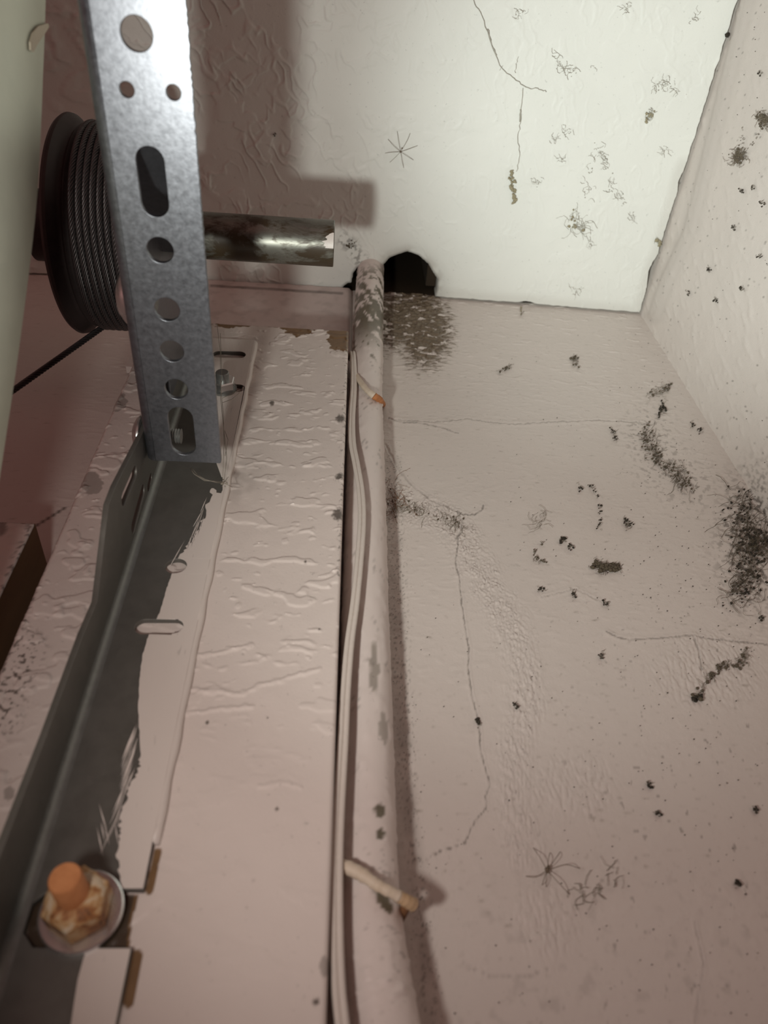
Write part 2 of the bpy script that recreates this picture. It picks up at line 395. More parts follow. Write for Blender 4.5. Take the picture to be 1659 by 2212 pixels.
# ---- ceiling with a hole knocked through for the pipe
xs3 = cat(np.linspace(-3.0, -0.30, 6), np.linspace(-0.30, -0.16, 70), np.linspace(-0.16, XR, 640)); ys3 = cat(np.linspace(-3.0, -0.27, 6), np.linspace(-0.27, 0.0, 430))
X, Y = np.meshgrid(xs3, ys3, indexing='ij'); Zc = ceil_z(X)
U, V = proj(np.stack([X, Y, Zc], -1))
wx = X + 0.012 * (fbm(X * 40, Y * 40, 301) - 0.5); wy = Y + 0.012 * (fbm(X * 40, Y * 40, 302) - 0.5)
a1 = fbm(wx * 80 - wy * 40, wy * 34 + wx * 20, 305, 2); rid = 1 - np.abs(a1 - 0.5) * 2
lm = 0.3 + 0.7 * sst(950, 500, U)
h = 0.00075 * sst(0.86, 0.97, rid) * sst(0.4, 0.6, fbm(X * 30, Y * 30, 306)) * lm
a2 = fbm(wx * 60 - wy * 20, wy * 80 + wx * 30, 309, 2); h += 0.0005 * sst(0.5, 0.54, a2) * lm * sst(0.45, 0.6, fbm(X * 22, Y * 22, 311)); h += 0.00035 * (fbm(X * 40, Y * 40, 312) - 0.5) + 0.00006 * fbm(X * 600, Y * 600, 313)
hole = [(818, 596), (826, 574), (842, 556), (862, 549), (880, 543), (905, 552), (925, 570), (938, 592), (945, 602), (944, 622), (939, 644), (936, 700), (738, 700), (741, 622), (750, 613), (760, 612), (763, 590), (772, 577), (789, 569), (800, 580), (810, 583)]
inh = inpoly(U, V, hole)
dh = pdist(U, V, hole[:12] + [(936, 700)]); dh2 = pdist(U, V, hole[13:] + hole[:1])
dirt = 0.5 * sst(7, 1, np.minimum(dh, dh2))
dirt = np.maximum(dirt, 0.55 * sst(26, 4, pdist(U, V, [(745, 520), (758, 530), (775, 560), (790, 575)])) * sst(0.5, 0.62, fbm(X * 260, Y * 260, 321)))
dirt = np.maximum(dirt, 0.10 * sst(40, 5, dh)); bare = 0.25 * sst(22, 2, dh) * sst(0.3, 0.6, fbm(X * 90, Y * 90, 330))
bare = np.maximum(bare, 0.12 * sst(30, 5, pdist(U, V, [(940, 640), (1385, 682)]))); bare = np.maximum(bare, 0.14 * sst(30, 5, pdist(U, V, [(1385, 682), (1480, 360)])))
bare = np.maximum(bare, 0.45 * sst(9, 3, np.abs(np.hypot(U - 558, V - 592) - 5)) * 0.6)
P = np.stack([X, Y, Zc - h], -1)
# ragged board edges leave a gap at both walls
gx = 0.0012 + 0.0016 * fbm(xs3 * 120, xs3 * 0, 341) + 0.0020 * np.exp(-((xs3 - 0.159) / 0.006) ** 2)
gy = 0.0011 + 0.0018 * fbm(ys3 * 150, ys3 * 0, 345) + 0.0030 * np.exp(-((ys3 + 0.038) / 0.010) ** 2) + 0.0012 * np.exp(-((ys3 + 0.11) / 0.006) ** 2)
wy_ = np.clip((Y + 0.012) / 0.012, 0, 1); P[..., 1] -= wy_ * gx[:, None]
wx_ = np.clip((X - XR + 0.012) / 0.012, 0, 1); P[..., 0] -= wx_ * gy[None, :]
cin = (inh[:-1, :-1].astype(int) + inh[1:, :-1] + inh[:-1, 1:] + inh[1:, 1:]) >= 2
# pull the loose rim vertices onto the hole outline
me = np_grid('ceiling', P, {'dirt': dirt, 'bare': bare}, None, ~cin, flip=True)
bm = bmesh.new(); bm.from_mesh(me)
bmesh.ops.delete(bm, geom=[v for v in bm.verts if not v.link_faces], context='VERTS')
be = [e for e in bm.edges if len(e.link_faces) == 1]
for _ in range(2):
    rv = {}
    for e in be:
        a, b = e.verts
        rv.setdefault(a, []).append(b.co.copy()); rv.setdefault(b, []).append(a.co.copy())
    for v, n_ in rv.items():
        if v.co.y > -0.09 and -0.05 < v.co.x < 0.12 and v.co.y < -0.004 and len(n_) == 2: v.co = v.co * 0.4 + (n_[0] + n_[1]) * 0.3
r = bmesh.ops.extrude_edge_only(bm, edges=be)
for v in r['geom']:
    if isinstance(v, bmesh.types.BMVert): v.co.z += 0.0125
bm.to_mesh(me); bm.free()
struct(link('ceiling', me, 'ceiling_paint'), 'off white skim coated ceiling board with a broken hole beside the pipe')
# ---- what is above and below
struct(box('floor', (-3.0, -3.0, -0.1), (XR + 0.1, 0.1, 0.0), 'concrete'), 'grey concrete garage floor')
rd = box('roof_deck', (-3.0, -3.0, 2.56), (XR + 0.1, 0.05, 2.60), 'dark_wood'); struct(rd, 'dark timber roof deck above the ceiling board')
for k, x0 in enumerate((0.075, -0.33)):
    box('joist', (x0, -2.9, 2.4235), (x0 + 0.045, -0.002, 2.555), 'dark_wood', rd)
box('blocking', (-0.28, -0.16, 2.4235), (0.074, -0.115, 2.555), 'dark_wood', rd)
box('end_board', (-3.0, -3.05, 2.41), (XR + 0.1, -3.0, 2.60), 'dark_wood', rd)
box('end_board', (-3.05, -3.0, 2.41), (-3.0, 0.05, 2.60), 'dark_wood', rd)

# ---- jamb board the hardware is screwed to
JF = -0.034
xs4 = np.linspace(-0.1225, 0.0085, 330); zs4 = cat(np.linspace(0.0, 1.75, 8), np.linspace(1.80, ZC + 0.474, 780))
X, Z = np.meshgrid(xs4, zs4, indexing='ij')
lean = np.interp(Z, [1.8, ZC + 0.07, ZC + 0.474], [0.0046 - 0.0085, 0.0046 - 0.0085, 0.0]); X = X + lean * (X > -0.05) * np.clip((X + 0.05) / 0.05, 0, 1)
U, V = proj(np.stack([X, np.full_like(X, JF), Z], -1))
wX = X + 0.006 * (fbm(X * 60, Z * 60, 395) - 0.5); wZ = Z + 0.006 * (fbm(X * 60, Z * 60, 397) - 0.5); b1 = fbm(wX * 48, wZ * 110, 401, 3); b2 = fbm(wX * 120 + 3, wZ * 230, 405, 2)
up = sst(1750, 1300, V) * 0.85 + 0.15
h = 0.00055 * sst(0.60, 0.68, b1) * up + 0.00035 * sst(0.72, 0.80, b2) * up + 0.0005 * (fbm(X * 40, Z * 40, 409) - 0.5) + 0.00006 * fbm(X * 700, Z * 700, 413)
h += 0.0005 * sst(0.60, 0.64, fbm(X * 40, Z * 50, 417)) * sst(420, 250, U)
for pts, w, a in (([(400, 1490), (520, 1500), (560, 1482), (690, 1445)], 7, 0.0005), ([(380, 1545), (500, 1530), (545, 1525)], 6, 0.0005), ([(420, 1420), (520, 1400), (545, 1395)], 6, 0.0005), ([(560, 1700), (610, 1690), (650, 1702)], 6, 0.0003)):
    h += a * sst(w, 1, pdist(U + 10 * (fbm(U / 20, V / 20, 421) - .5), V + 10 * (fbm(U / 20, V / 20, 425) - .5), pts))
nb = fbm(X * 170, Z * 220, 430, 4)
bare = np.maximum.reduce([sst(0.32, 0.36, blob(U, V, 645, 700, 62, 40) + 0.5 * (nb - 0.5)), sst(0.32, 0.36, blob(U, V, 735, 728, 42, 48) + 0.5 * (nb - 0.5)), sst(0.3, 0.36, blob(U, V, 500, 690, 90, 26) + 0.4 * (nb - 0.5)),
  sst(14, 8, pdist(U, V, [(470, 684), (755, 706)]) + 12 * (nb - 0.5)),
  sst(9, 7, pdist(U, V, [(341, 1838), (322, 1925)]) + 5 * (nb - 0.5)), sst(13, 11, pdist(U, V, [(296, 2062), (276, 2165)])), inpoly(U, V, [(262, 1930), (300, 1935), (285, 1990), (278, 2062), (200, 2062), (60, 2045), (60, 1925)]) * 1.0])
wear = np.maximum.reduce([sst(0.3, 0.34, blob(U, V, 195, 1045, 40, 36) + 0.5 * (nb - 0.5)), sst(0.3, 0.34, blob(U, V, 255, 868, 28, 28) + 0.5 * (nb - 0.5)), sst(0.3, 0.34, blob(U, V, 20, 1715, 18, 22) + 0.4 * (nb - .5)), sst(0.3, 0.34, blob(U, V, 700, 2090, 16, 34) + 0.4 * (nb - .5))])
dirt = np.zeros_like(U)
dirt = np.maximum(dirt, 0.55 * wear * 0.8)
edge = sst(16, 3, pdist(U, V, [(270, 810), (98, 1200), (0, 1480)])); edge2 = sst(14, 3, pdist(U, V, [(752, 715), (743, 1040), (735, 1250)]))
sp = fbm(X * 420, Z * 420, 440, 3)
dirt = np.maximum(dirt, 0.8 * sst(60, 8, pdist(U, V, [(60, 1400), (0, 1560)])) * sst(0.58, 0.66, sp)); dirt = np.maximum(dirt, 0.7 * edge * sst(0.56, 0.64, sp)); dirt = np.maximum(dirt, 0.6 * edge2 * sst(0.6, 0.68, sp))
dirt = np.maximum(dirt, 0.9 * inpoly(U, V, [(262, 1930), (290, 1935), (278, 1990), (272, 2062), (200, 2062), (40, 2055), (40, 1915)]))
dirt = np.maximum(dirt, 0.22 * sst(80, 20, pdist(U, V, [(515, 740), (500, 1040)])) * sst(0.4, 0.6, fbm(X * 60, Z * 60, 450)))
for cx_, cy_, r_ in ((448, 1561, 4), (587, 873, 5), (598, 1748, 4), (578, 1550, 2), (735, 905, 9), (733, 1030, 8), (730, 1112, 12), (125, 875, 9), (690, 1360, 3), (660, 1215, 3), (683, 2165, 8)):
    dirt = np.maximum(dirt, 0.85 * sst(r_ * 1.3, r_ * 0.6, np.hypot(U - cx_, V - cy_) + r_ * 0.9 * (fbm(U / 6, V / 6, 460) - 0.5)))
h -= 0.0003 * bare
P = np.stack([X, JF - h, Z], -1)
# round the long edges over
e = np.minimum(np.clip((X - X[:1]) / 0.002, 0, 1), np.clip((X[-1:] - X) / 0.0015, 0, 1)); P[..., 1] += 0.0012 * (1 - e) ** 2
me = np_grid('trim_1', P, {'dirt': dirt, 'bare': bare}, None)
bm = bmesh.new(); bm.from_mesh(me); be = [e for e in bm.edges if len(e.link_faces) == 1]
r = bmesh.ops.extrude_edge_only(bm, edges=be)
for v in r['geom']:
    if isinstance(v, bmesh.types.BMVert): v.co.y = -0.0012
bm.to_mesh(me); bm.free(); me.set_sharp_from_angle(angle=math.radians(50))
struct(link('trim_1', me, 'jamb_paint'), 'thickly painted wooden jamb board with paint bubbles')
# ---- narrow trim between the jamb top and the ceiling
xa = np.linspace(-0.14, 0.0115, 120); za = np.linspace(ZC + 0.46, ZC + 0.6025, 60)
X, Z = np.meshgrid(xa, za, indexing='ij'); U, V = proj(np.stack([X, np.full_like(X, -0.006), Z], -1))
h = 0.0004 * (fbm(X * 60, Z * 60, 501) - 0.5) + 0.0003 * sst(0.6, 0.66, fbm(X * 80, Z * 160, 503))
e = np.clip((X[-1:] - X) / 0.003, 0, 1); y_ = -0.006 - h + 0.003 * (1 - e) ** 2
me = np_grid('trim_2', np.stack([X, y_, Z], -1), {'dirt': 0.6 * sst(4, 1, pdist(U, V, [(455, 617), (740, 634)])) + 0.15 * sst(0.5, 0.7, fbm(X * 90, Z * 90, 505)), 'bare': 0 * X}, None)
bm = bmesh.new(); bm.from_mesh(me); be = [e for e in bm.edges if len(e.link_faces) == 1]
r = bmesh.ops.extrude_edge_only(bm, edges=be)
for v in r['geom']:
    if isinstance(v, bmesh.types.BMVert): v.co.y = -0.0010
bm.to_mesh(me); bm.free(); me.set_sharp_from_angle(angle=math.radians(50))
struct(link('trim_2', me, 'header_paint'), 'smooth painted trim strip under the ceiling')
struct(box('gap_light_stop', (-0.30, 0.03, 0.0), (-0.06, 0.05, HEAD + 0.1), 'dark_wood'), 'dark board added behind the door gap to block outside light')  # unseen board added so outside light stays out of the door gap

# ---- garage door
dr = bpy.data.objects.new('door_1', None); C.objects.link(dr); dr.location = (-1.37, -0.02, 0.0); struct(dr, 'painted wooden garage door with bare brown edge')
zz = [0.005, 0.518, 1.033, 1.549, DOOR_TOP]
for i in range(4):
    z0, z1 = zz[i] + (0.002 if i else 0), zz[i + 1]
    sec = box('door_section', (-2.55, -0.0345, z0), (DOOR_R, -0.003, z1), 'bare_wood', dr)
    if i < 3: box('paint_face', (-2.55, -0.036, z0), (DOOR_R, -0.0345, z1), 'header_paint', sec)
    else:
        xs5 = cat(np.linspace(-2.55, -0.26, 4), np.linspace(-0.26, DOOR_R, 120)); zs5 = cat(np.linspace(z0, 1.75, 3), np.linspace(1.75, z1, 260)); X, Z = np.meshgrid(xs5, zs5, indexing='ij')
        h = 0.0007 * sst(0.6, 0.66, fbm(X * 90, Z * 200, 521)) + 0.0003 * fbm(X * 50, Z * 50, 523); ragged = np.clip((Z - z1 + 0.004) / 0.004, 0, 1)
        P = np.stack([X, -0.0352 - h, Z - 0.002 * ragged * fbm(X * 300, X * 0, 525)], -1)
        U, V = proj(P); sp = fbm(X * 420, Z * 420, 527, 3)
        dd = np.maximum(0.7 * sst(20, 4, pdist(U, V, [(75, 1125), (0, 1290)])) * sst(0.56, 0.64, sp), 0.6 * sst(0.3, 0.5, blob(U, V, 0, 1140, 24, 30)))
        me = np_grid('paint_face', P, {'dirt': dd, 'bare': 0 * dd}, None)
        bm = bmesh.new(); bm.from_mesh(me); be = [e for e in bm.edges if len(e.link_faces) == 1]; r = bmesh.ops.extrude_edge_only(bm, edges=be)
        for v in r['geom']:
            if isinstance(v, bmesh.types.BMVert): v.co.y = -0.0344
        bm.to_mesh(me); bm.free()
        o = link('paint_face', me, 'jamb_paint'); o.parent = sec; me.transform(Matrix.Translation(-dr.location))
        # nail head in the bare edge
    
# ================================================================== HARDWARE
# ---- wall angle
AX = -0.0868                                        # right face of the leg that stands out
AY = JF - 0.0014                                    # middle of the leg that lies on the jamb
AR = lambda z: -0.0553 + 0.0 * z
base = (AX + 0.015, JF, ZC - 0.6)
ang = thing('wall_angle', 'grey galvanised steel wall angle half covered by pink paint, screwed to the jamb board', 'angle bracket', base)
def yz(u, v): p = wallp(u, v, AY); return (p[0], p[2])
AT = ZC + 0.449; AB = ZC - 0.6
edge_px = [(540, 740), (505, 1040), (428, 1380), (325, 1815)]
ex = [yz(*p) for p in edge_px]; xr_ = float(np.mean([p[0] for p in ex]))
nt = [yz(300, 1926), yz(262, 1935), yz(262, 2052), yz(268, 2056)]
def rect_slot(u0, v0, u1, v1, u2, v2, u3, v3): return [yz(u0, v0), yz(u1, v1), yz(u2, v2), yz(u3, v3)]
c = yz(381, 1227); r1 = (yz(404, 1227)[0] - yz(358, 1227)[0]) / 2
s0, s1 = yz(313, 1358), yz(376, 1358); r2 = abs(yz(345, 1342)[1] - yz(345, 1374)[1]) / 2
hs = [circ(c[0], c[1], r1), slot(s0[0], s0[1], s1[0], s1[1], r2)]
t0, t1 = yz(495, 771), yz(516, 771); hs.append(slot(t0[0] - 0.006, t0[1], t1[0], t1[1], 0.0042))
t0, t1 = yz(490, 842), yz(512, 850); hs.append(slot(t0[0] - 0.006, t0[1], t1[0], t0[1], 0.0042))
# the wide slot that the rusty bolt sits in runs out to the edge
zt, zb_ = yz(160, 1926)[1], yz(160, 2050)[1]; xl = yz(62, 1985)[0]
outer = [(AX - 0.0006, AB), (xr_, AB), (xr_, zb_), (xl + 0.004, zb_), (xl, zb_ + 0.004), (xl, zt - 0.004), (xl + 0.004, zt), (xr_, zt), (xr_, AT), (AX - 0.0006, AT)]
flat = plate('flat_leg', outer, hs, 0.0024, AY, 'y', 'galvanised_dull', ang)
# leg standing out: outline in (y, z)
fr = [(300, 960), (250, 1050), (235, 1090), (228, 1150), (210, 1300), (180, 1370), (100, 1590), (0, 1850)]
fe = [(p[1], p[2]) for p in (sidep(u, v, AX) for u, v in fr)]
yb = JF - 0.0003
outer = [(yb, AT), (fe[0][0], AT), (fe[0][0], fe[0][1] + 0.01)] + fe[1:] + [(fe[-1][0], AB), (yb, AB)]
def xs_(u0, v0, u1, v1, r):
    a, b = sidep(u0, v0, AX), sidep(u1, v1, AX); return slot(a[1], a[2], b[1], b[2], r, 8)
hs = [xs_(292, 1020, 267, 1078, 0.0030), xs_(309, 1060, 288, 1138, 0.0030), xs_(326, 1032, 321, 1052, 0.0022)]
leg = plate('standing_leg', outer, hs, 0.0022, AX - 0.0011, 'x', 'galvanised_dull', ang)
# rounded fold between the two legs
R_ = 0.0032; V_ = []; F_ = []
for k, z in enumerate((AB, AT)):
    for j in range(9):
        t = j / 8 * math.pi / 2
        V_.append((AX + R_ - R_ * math.cos(t), JF - 0.0026 - R_ + R_ * math.sin(t), z))
F_ = [(j, j + 1, j + 10, j + 9) for j in range(8)]
k0 = len(V_); V_ += [(AX, JF - 0.0022, AB), (AX, JF - 0.0022, AT)]
F_ += [tuple([j for j in range(8, -1, -1)] + [k0]), tuple([9 + j for j in range(9)] + [k0 + 1]), (0, 9, k0 + 1, k0), (8, k0, k0 + 1, 17)]
fo = link('fold', mesh_from('fold', V_, F_), None, ang, True); fo.data.set_sharp_from_angle(angle=math.radians(40))
metal('galvanised_worn', (0.13, 0.13, 0.12), (0.24, 0.24, 0.23), 0.6, 0.42, 500); fo.data.materials.append(MATS['galvanised_worn'])
# paint slopped over the right part of the flat leg
PY = AY - 0.0012 - 0.00018
sin_px = [(478, 738), (480, 1040), (462, 1055), (450, 1085), (440, 1120), (425, 1155), (400, 1185), (385, 1205), (370, 1245), (362, 1265), (352, 1300), (340, 1335), (322, 1372), (312, 1400), (304, 1440), (301, 1480), (299, 1530), (301, 1580), (304, 1630), (300, 1660), (285, 1690), (272, 1730), (262, 1770), (258, 1800), (254, 1840), (256, 1880), (262, 1926)]
sx = []
rng = random.Random(4)
sm = catmull([np.array(p) for p in sin_px], 6)
for i, p in enumerate(sm):
    j = 0
    if 1040 < p[1] < 1200: j = rng.uniform(-7, 5)
    elif p[1] > 1640: j = rng.uniform(-5, 4)
    else: j = rng.uniform(-1, 1)
    if p[1] > 1915: j = 0
    q = wallp(p[0] + j, p[1], PY); sx.append((q[0], q[2]))
sx = [p for p in sx if p[1] < AT - 0.0005 and p[1] > zt + 0.0004]
xe = xr_ - 0.0002
# holes of the leg that fall inside the coat notch its border, so it is built in pieces around them
hc = circ(c[0], c[1], r1 * 1.02, 24); hsl = slot(s0[0], s0[1], s1[0], s1[1], r2 * 1.02, 10)
def coat(name, poly, holes=()): return plate(name, poly, list(holes), 0.00036, PY, 'y', 'coat_paint', ang, bev=0.00008)
def cut_left(poly, z0, z1): return [p for p in poly if z0 >= p[1] >= z1]
zc0, zc1 = c[1] + r1 * 1.05, c[1] - r1 * 1.05; zs0, zs1 = s0[1] + r2 * 1.05, s0[1] - r2 * 1.05
# upper piece, with the two slots by the hex nut
up_holes = [slot(yz(495, 771)[0] - 0.006, yz(495, 771)[1], yz(516, 771)[0], yz(516, 771)[1], 0.0043), slot(yz(490, 842)[0] - 0.006, yz(490, 842)[1], yz(512, 850)[0], yz(490, 842)[1], 0.0043)]
ul = sx[0][0]
zu = yz(480, 1035)[1]
coat('paint_coat', [(xe, zu), (xe, AT - 0.0004), (yz(452, 742)[0], AT - 0.0004), yz(466, 1000), (yz(479, 1035)[0], zu)], up_holes)
def piece(z0, z1, holes=(), leftfn=None):
    L = [p for p in sx if z0 > p[1] > z1]
    xl0 = np.interp(-z0, [-p[1] for p in sx], [p[0] for p in sx]); xl1 = np.interp(-z1, [-p[1] for p in sx], [p[0] for p in sx])
    return [(xe, z1), (xe, z0), (float(xl0), z0)] + L + [(float(xl1), z1)]
coat('paint_coat', piece(zu, zc0))
# around the round hole: border follows the hole's right side
def rightof(holepts, z0, z1, xc):
    rr = [p for p in holepts if p[0] >= xc]; rr.sort(key=lambda p: -p[1]); return rr
coat('paint_coat', [(xe, zc1), (xe, zc0)] + [(c[0], zc0)] + rightof(hc, zc0, zc1, c[0]) + [(c[0], zc1)])
coat('paint_coat', piece(zc1, zs0))
coat('paint_coat', [(xe, zs1), (xe, zs0), (s1[0], zs0)] + rightof(hsl, zs0, zs1, s1[0]) + [(s1[0], zs1)])
coat('paint_coat', piece(zs1, zt + 0.0004))
# bead of paint that bridges the edge of the steel and the board
for z0_, z1_ in ((AT - 0.0005, yz(330, 1822)[1]), (zb_ - 0.03, zb_ - 0.09)):
    tube('paint_bead', [(xr_ - 0.0002 + 0.00025 * math.sin(z_ * 900), JF - 0.0007, z_) for z_ in np.linspace(z0_, z1_, 60)], [0.0021 + 0.0001 * math.sin(i * 1.7) for i in range(60)], 'coat_paint', ang, 10)
# lower patch beyond the bolt slot
low = [(190, 2056), (182, 2075), (170, 2120), (162, 2170), (156, 2212), (140, 2300)]
ll = [yz(*p) for p in low]
coat('paint_coat', [(xe, ll[-1][1] - 0.02), (xe, zb_ - 0.0004), (ll[0][0], zb_ - 0.0004)] + ll[1:] + [(ll[-1][0], ll[-1][1] - 0.02)])
# dry brush streaks at the border
def streak(u0, v0, u1, v1, w):
    a, b = np.array(yz(u0, v0)), np.array(yz(u1, v1)); d_ = b - a; n_ = np.array([-d_[1], d_[0]]); n_ /= np.linalg.norm(n_)
    m_ = (a + b) / 2
    coat('paint_streak', [tuple(a), tuple(m_ + n_ * w), tuple(b), tuple(m_ - n_ * w)])
rng = random.Random(9)
for i in range(26):
    v0 = rng.uniform(1560, 1760); u0 = np.interp(v0, [1560, 1650, 1760], [298, 292, 262]) + rng.uniform(-6, 6); L = rng.uniform(50, 110)
    streak(u0, v0, u0 - L * rng.uniform(0.26, 0.40) - 4, v0 + L, rng.uniform(0.00010, 0.00028))
for i in range(16):
    v0 = rng.uniform(1050, 1180); u0 = np.interp(v0, [1050, 1120, 1190], [466, 440, 396]) + rng.uniform(-8, 8); L = rng.uniform(25, 60)
    streak(u0, v0, u0 - L * rng.uniform(0.3, 0.6), v0 + L, rng.uniform(0.00010, 0.00028))
for i in range(6):
    u0 = rng.uniform(200, 240); v0 = rng.uniform(1730, 1790); streak(u0 + 10, v0, u0 + 16 + rng.uniform(0, 14), v0 + rng.uniform(40, 70), 0.0002)

# ---- end bearing bracket
ZB = ZC + 0.29125
BXR, BXL = -0.0515, -0.0868 + 0.0004
br = thing('bearing_bracket', 'bright galvanised steel bearing bracket with a row of round holes, standing out from the jamb', 'bracket', (-0.07, JF - 0.02, ZB))
YB0 = -D + 0.2232; YB1 = -D - 0.02
def hy(yrel): return -D + yrel
holes = [circ(-0.0680, hy(0.0501), 0.0052), circ(-0.0734, hy(0.0667), 0.0025, 20), circ(-0.0579, hy(0.0665), 0.0025, 20),
  slot(-0.0684, hy(0.0892), -0.0684, hy(0.1040), 0.0050), circ(-0.0685, hy(0.1217), 0.0051), circ(-0.0685, hy(0.1462), 0.0051), circ(-0.0685, hy(0.1651), 0.0050), circ(-0.0685, hy(0.1836), 0.0050),
  slot(-0.0682, hy(0.1985), -0.0682, hy(0.2135), 0.0056)]
rng = random.Random(2)
redge = []
yy = YB1
while yy < YB0 - 0.001:
    yy += 0.0012; redge.append((BXR + rng.uniform(-0.00022, 0.00022) * (1.4 if yy < hy(0.08) else 0.5), min(yy, YB0 - 0.0005)))
BR = 0.0045
plate('flange', [(BXL + BR, YB1), (BXR, YB1)] + redge + [(BXR - 0.0005, YB0), (BXL + BR, YB0)], holes, 0.0022, ZB + 0.0011, 'z', 'galvanised', br)
# bend along the left edge
V_ = []; F_ = []
for k, y in enumerate((YB1, YB0)):
    for rr in (BR, BR - 0.0022):
        for j in range(9):
            t = j / 8 * math.pi / 2; V_.append((BXL + BR - rr * math.sin(t), y, ZB + BR - rr * math.cos(t)))
for j in range(8): F_ += [(j, j + 1, 18 + j + 1, 18 + j), (9 + j, 27 + j, 27 + j + 1, 9 + j + 1), (j, 9 + j, 9 + j + 1, j + 1), (18 + j, 18 + j + 1, 27 + j + 1, 27 + j)]
F_ += [(0, 18, 27, 9), (8, 17, 35, 26)]
bo = link('bend', mesh_from('bend', V_, F_), 'galvanised', br, True); bo.data.set_sharp_from_angle(angle=math.radians(40))
# upright plate that carries the bearing
SY, SZ = -D + 0.1706, ZC + 0.4326
SR = 0.0127
zl = ZB + BR
outer = [(YB0, zl), (YB0, ZC + 0.40), (SY + 0.028, SZ + 0.022), (SY + 0.012, SZ + 0.034), (SY - 0.012, SZ + 0.034), (SY - 0.030, SZ + 0.018), (hy(0.095), ZB + 0.045), (hy(0.083), ZB + 0.012), (YB1, ZB + 0.012), (YB1, zl)]
uh = [circ(SY, SZ, 0.0165), slot(hy(0.205), ZB + 0.050, hy(0.222) - 0.004, ZB + 0.050, 0.004)]
plate('upright', outer, uh, 0.0022, BXL + 0.0011, 'x', 'galvanised', br)
# sheet added behind the middle holes to stop torch light passing through
def sheet(name, q, th, mat, parent):
    me = mesh_from(name, q, [(0, 1, 2, 3)]); o = link(name, me, mat, parent); m_ = o.modifiers.new('s', 'SOLIDIFY'); m_.thickness = th; m_.offset = 0; return o
sheet('hole_light_stop', [(BXL + 0.001, hy(0.084), ZB + 0.006), (-0.0575, hy(0.086), ZB + 0.006), (-0.0655, hy(0.151), ZC + 0.362), (BXL + 0.001, hy(0.151), ZC + 0.362)], 0.0016, 'galvanised', br)
be_ = lathe('bearing', (1, 0, 0), (BXL - 0.0120, SY, SZ), [(0, 0.0131), (0, 0.0185), (0.002, 0.0205), (0.0055, 0.0215), (0.0060, 0.030), (0.0085, 0.033), (0.0118, 0.033), (0.0118, 0.0131)], 'bright_zinc', br)
# ---- shaft
sh = thing('torsion_shaft', 'rust spotted hollow steel shaft stub sticking out past the bracket', 'shaft', (-0.5, SY, SZ))
shm = lathe('shaft_tube', (1, 0, 0), (-1.6, SY, SZ), [(0, SR - 0.002), (0, SR), (1.5, SR), (1.5965, SR), (1.5969, SR - 0.0004), (1.5969, SR - 0.0022), (1.55, SR - 0.0022)], 'shaft_steel', sh, 64)
# pale paint dab on the shaft's end
th0 = math.radians(-112)
V_ = []; F_ = []; rng = random.Random(3)
for i in range(13):
    t = i / 12
    for j in range(2):
        a = math.radians(-138) + t * math.radians(38) ; ln = 0.0008 + 0.012 * (t ** 0.7 if t < .8 else .6) * (0.5 + 0.5 * rng.random()) if j else 0
        rr = SR + 0.00015
        V_.append((-0.0033 - ln * (1 - t * 0.35) if j else -0.0033, SY + rr * math.cos(a), SZ + rr * math.sin(a)))
F_ = [(2 * i, 2 * i + 1, 2 * i + 3, 2 * i + 2) for i in range(12)]
me = mesh_from('paint_dab', V_, F_); po = link('paint_dab', me, 'coat_paint', sh)
sm_ = po.modifiers.new('s', 'SOLIDIFY'); sm_.thickness = 0.0002
lathe('set_collar', (1, 0, 0), (-0.168, SY, SZ), [(0, SR + 0.0001), (0, 0.0190), (0.0145, 0.0190), (0.0145, SR + 0.0001)], 'dark_steel', sh)
# ---- cable drum
dm = thing('cable_drum', 'dark grooved cable drum on the shaft behind the bracket', 'drum', (-0.13, SY, SZ))
prof = [(0, SR + 0.0002), (0, 0.030), (0.001, 0.054), (0.0015, 0.0565), (0.003, 0.0575), (0.0045, 0.0572), (0.0070, 0.0545)]
x_ = 0.0080
while x_ < 0.0385:
    prof += [(x_, 0.0530), (x_ + 0.0009, 0.0520), (x_ + 0.0017, 0.0515), (x_ + 0.0025, 0.0520), (x_ + 0.0033, 0.0530)]; x_ += 0.0034
prof += [(0.0425, 0.0525), (0.0440, 0.047), (0.0440, 0.028), (0.0465, 0.026), (0.0465, SR + 0.0002)]
DX0 = -0.1475
lathe('drum_body', (1, 0, 0), (DX0, SY, SZ), prof, 'dark_steel', dm, 96)
lathe('set_screw', (0, -0.6, -0.8), (DX0 + 0.0453, SY - 0.6 * 0.0255, SZ - 0.8 * 0.0255), [(0, 0.0022), (0.0045, 0.0022)], 'dark_steel', dm, 6, False)
# ---- lift cable: hangs from the door, climbs to the drum and is wound on it
CRAD = 0.00175; RW = 0.0530 + 0.0002
turns = 7.6; pitch_ = 0.0034; xw0 = DX0 + 0.0080 + 0.0034 + 0.0017; a0 = math.radians(-22)
hel = []
for i in range(int(turns * 270) + 1):
    t = i / 270; a = a0 + 2 * math.pi * t
    hel.append(np.array([xw0 + pitch_ * t, SY + RW * math.cos(a), SZ + RW * math.sin(a)]))
e0 = hel[0]; e1 = onax(45, 832, 1, SY + 0.052)
dirv = (e1 - e0) / np.linalg.norm(e1 - e0); e2 = e1 + dirv * 0.06
low_ = [e2 + np.array([-0.004, 0.0, -0.03]), e2 + np.array([-0.006, 0.0, -0.95])]
pa = [low_[1] + (low_[0] - low_[1]) * t for t in np.linspace(0, 1, 400)][:-1] + catmull([low_[0], e2, e1], 30)[:-1] + [e1 + (e0 - e1) * t for t in np.linspace(0, 1, 70)][:-1] + hel
pa = np.array(pa)
seg = np.linalg.norm(np.diff(pa, axis=0), axis=1); s = np.concatenate([[0], np.cumsum(seg)])
T = np.gradient(pa, axis=0); T /= np.linalg.norm(T, axis=1)[:, None] + 1e-12
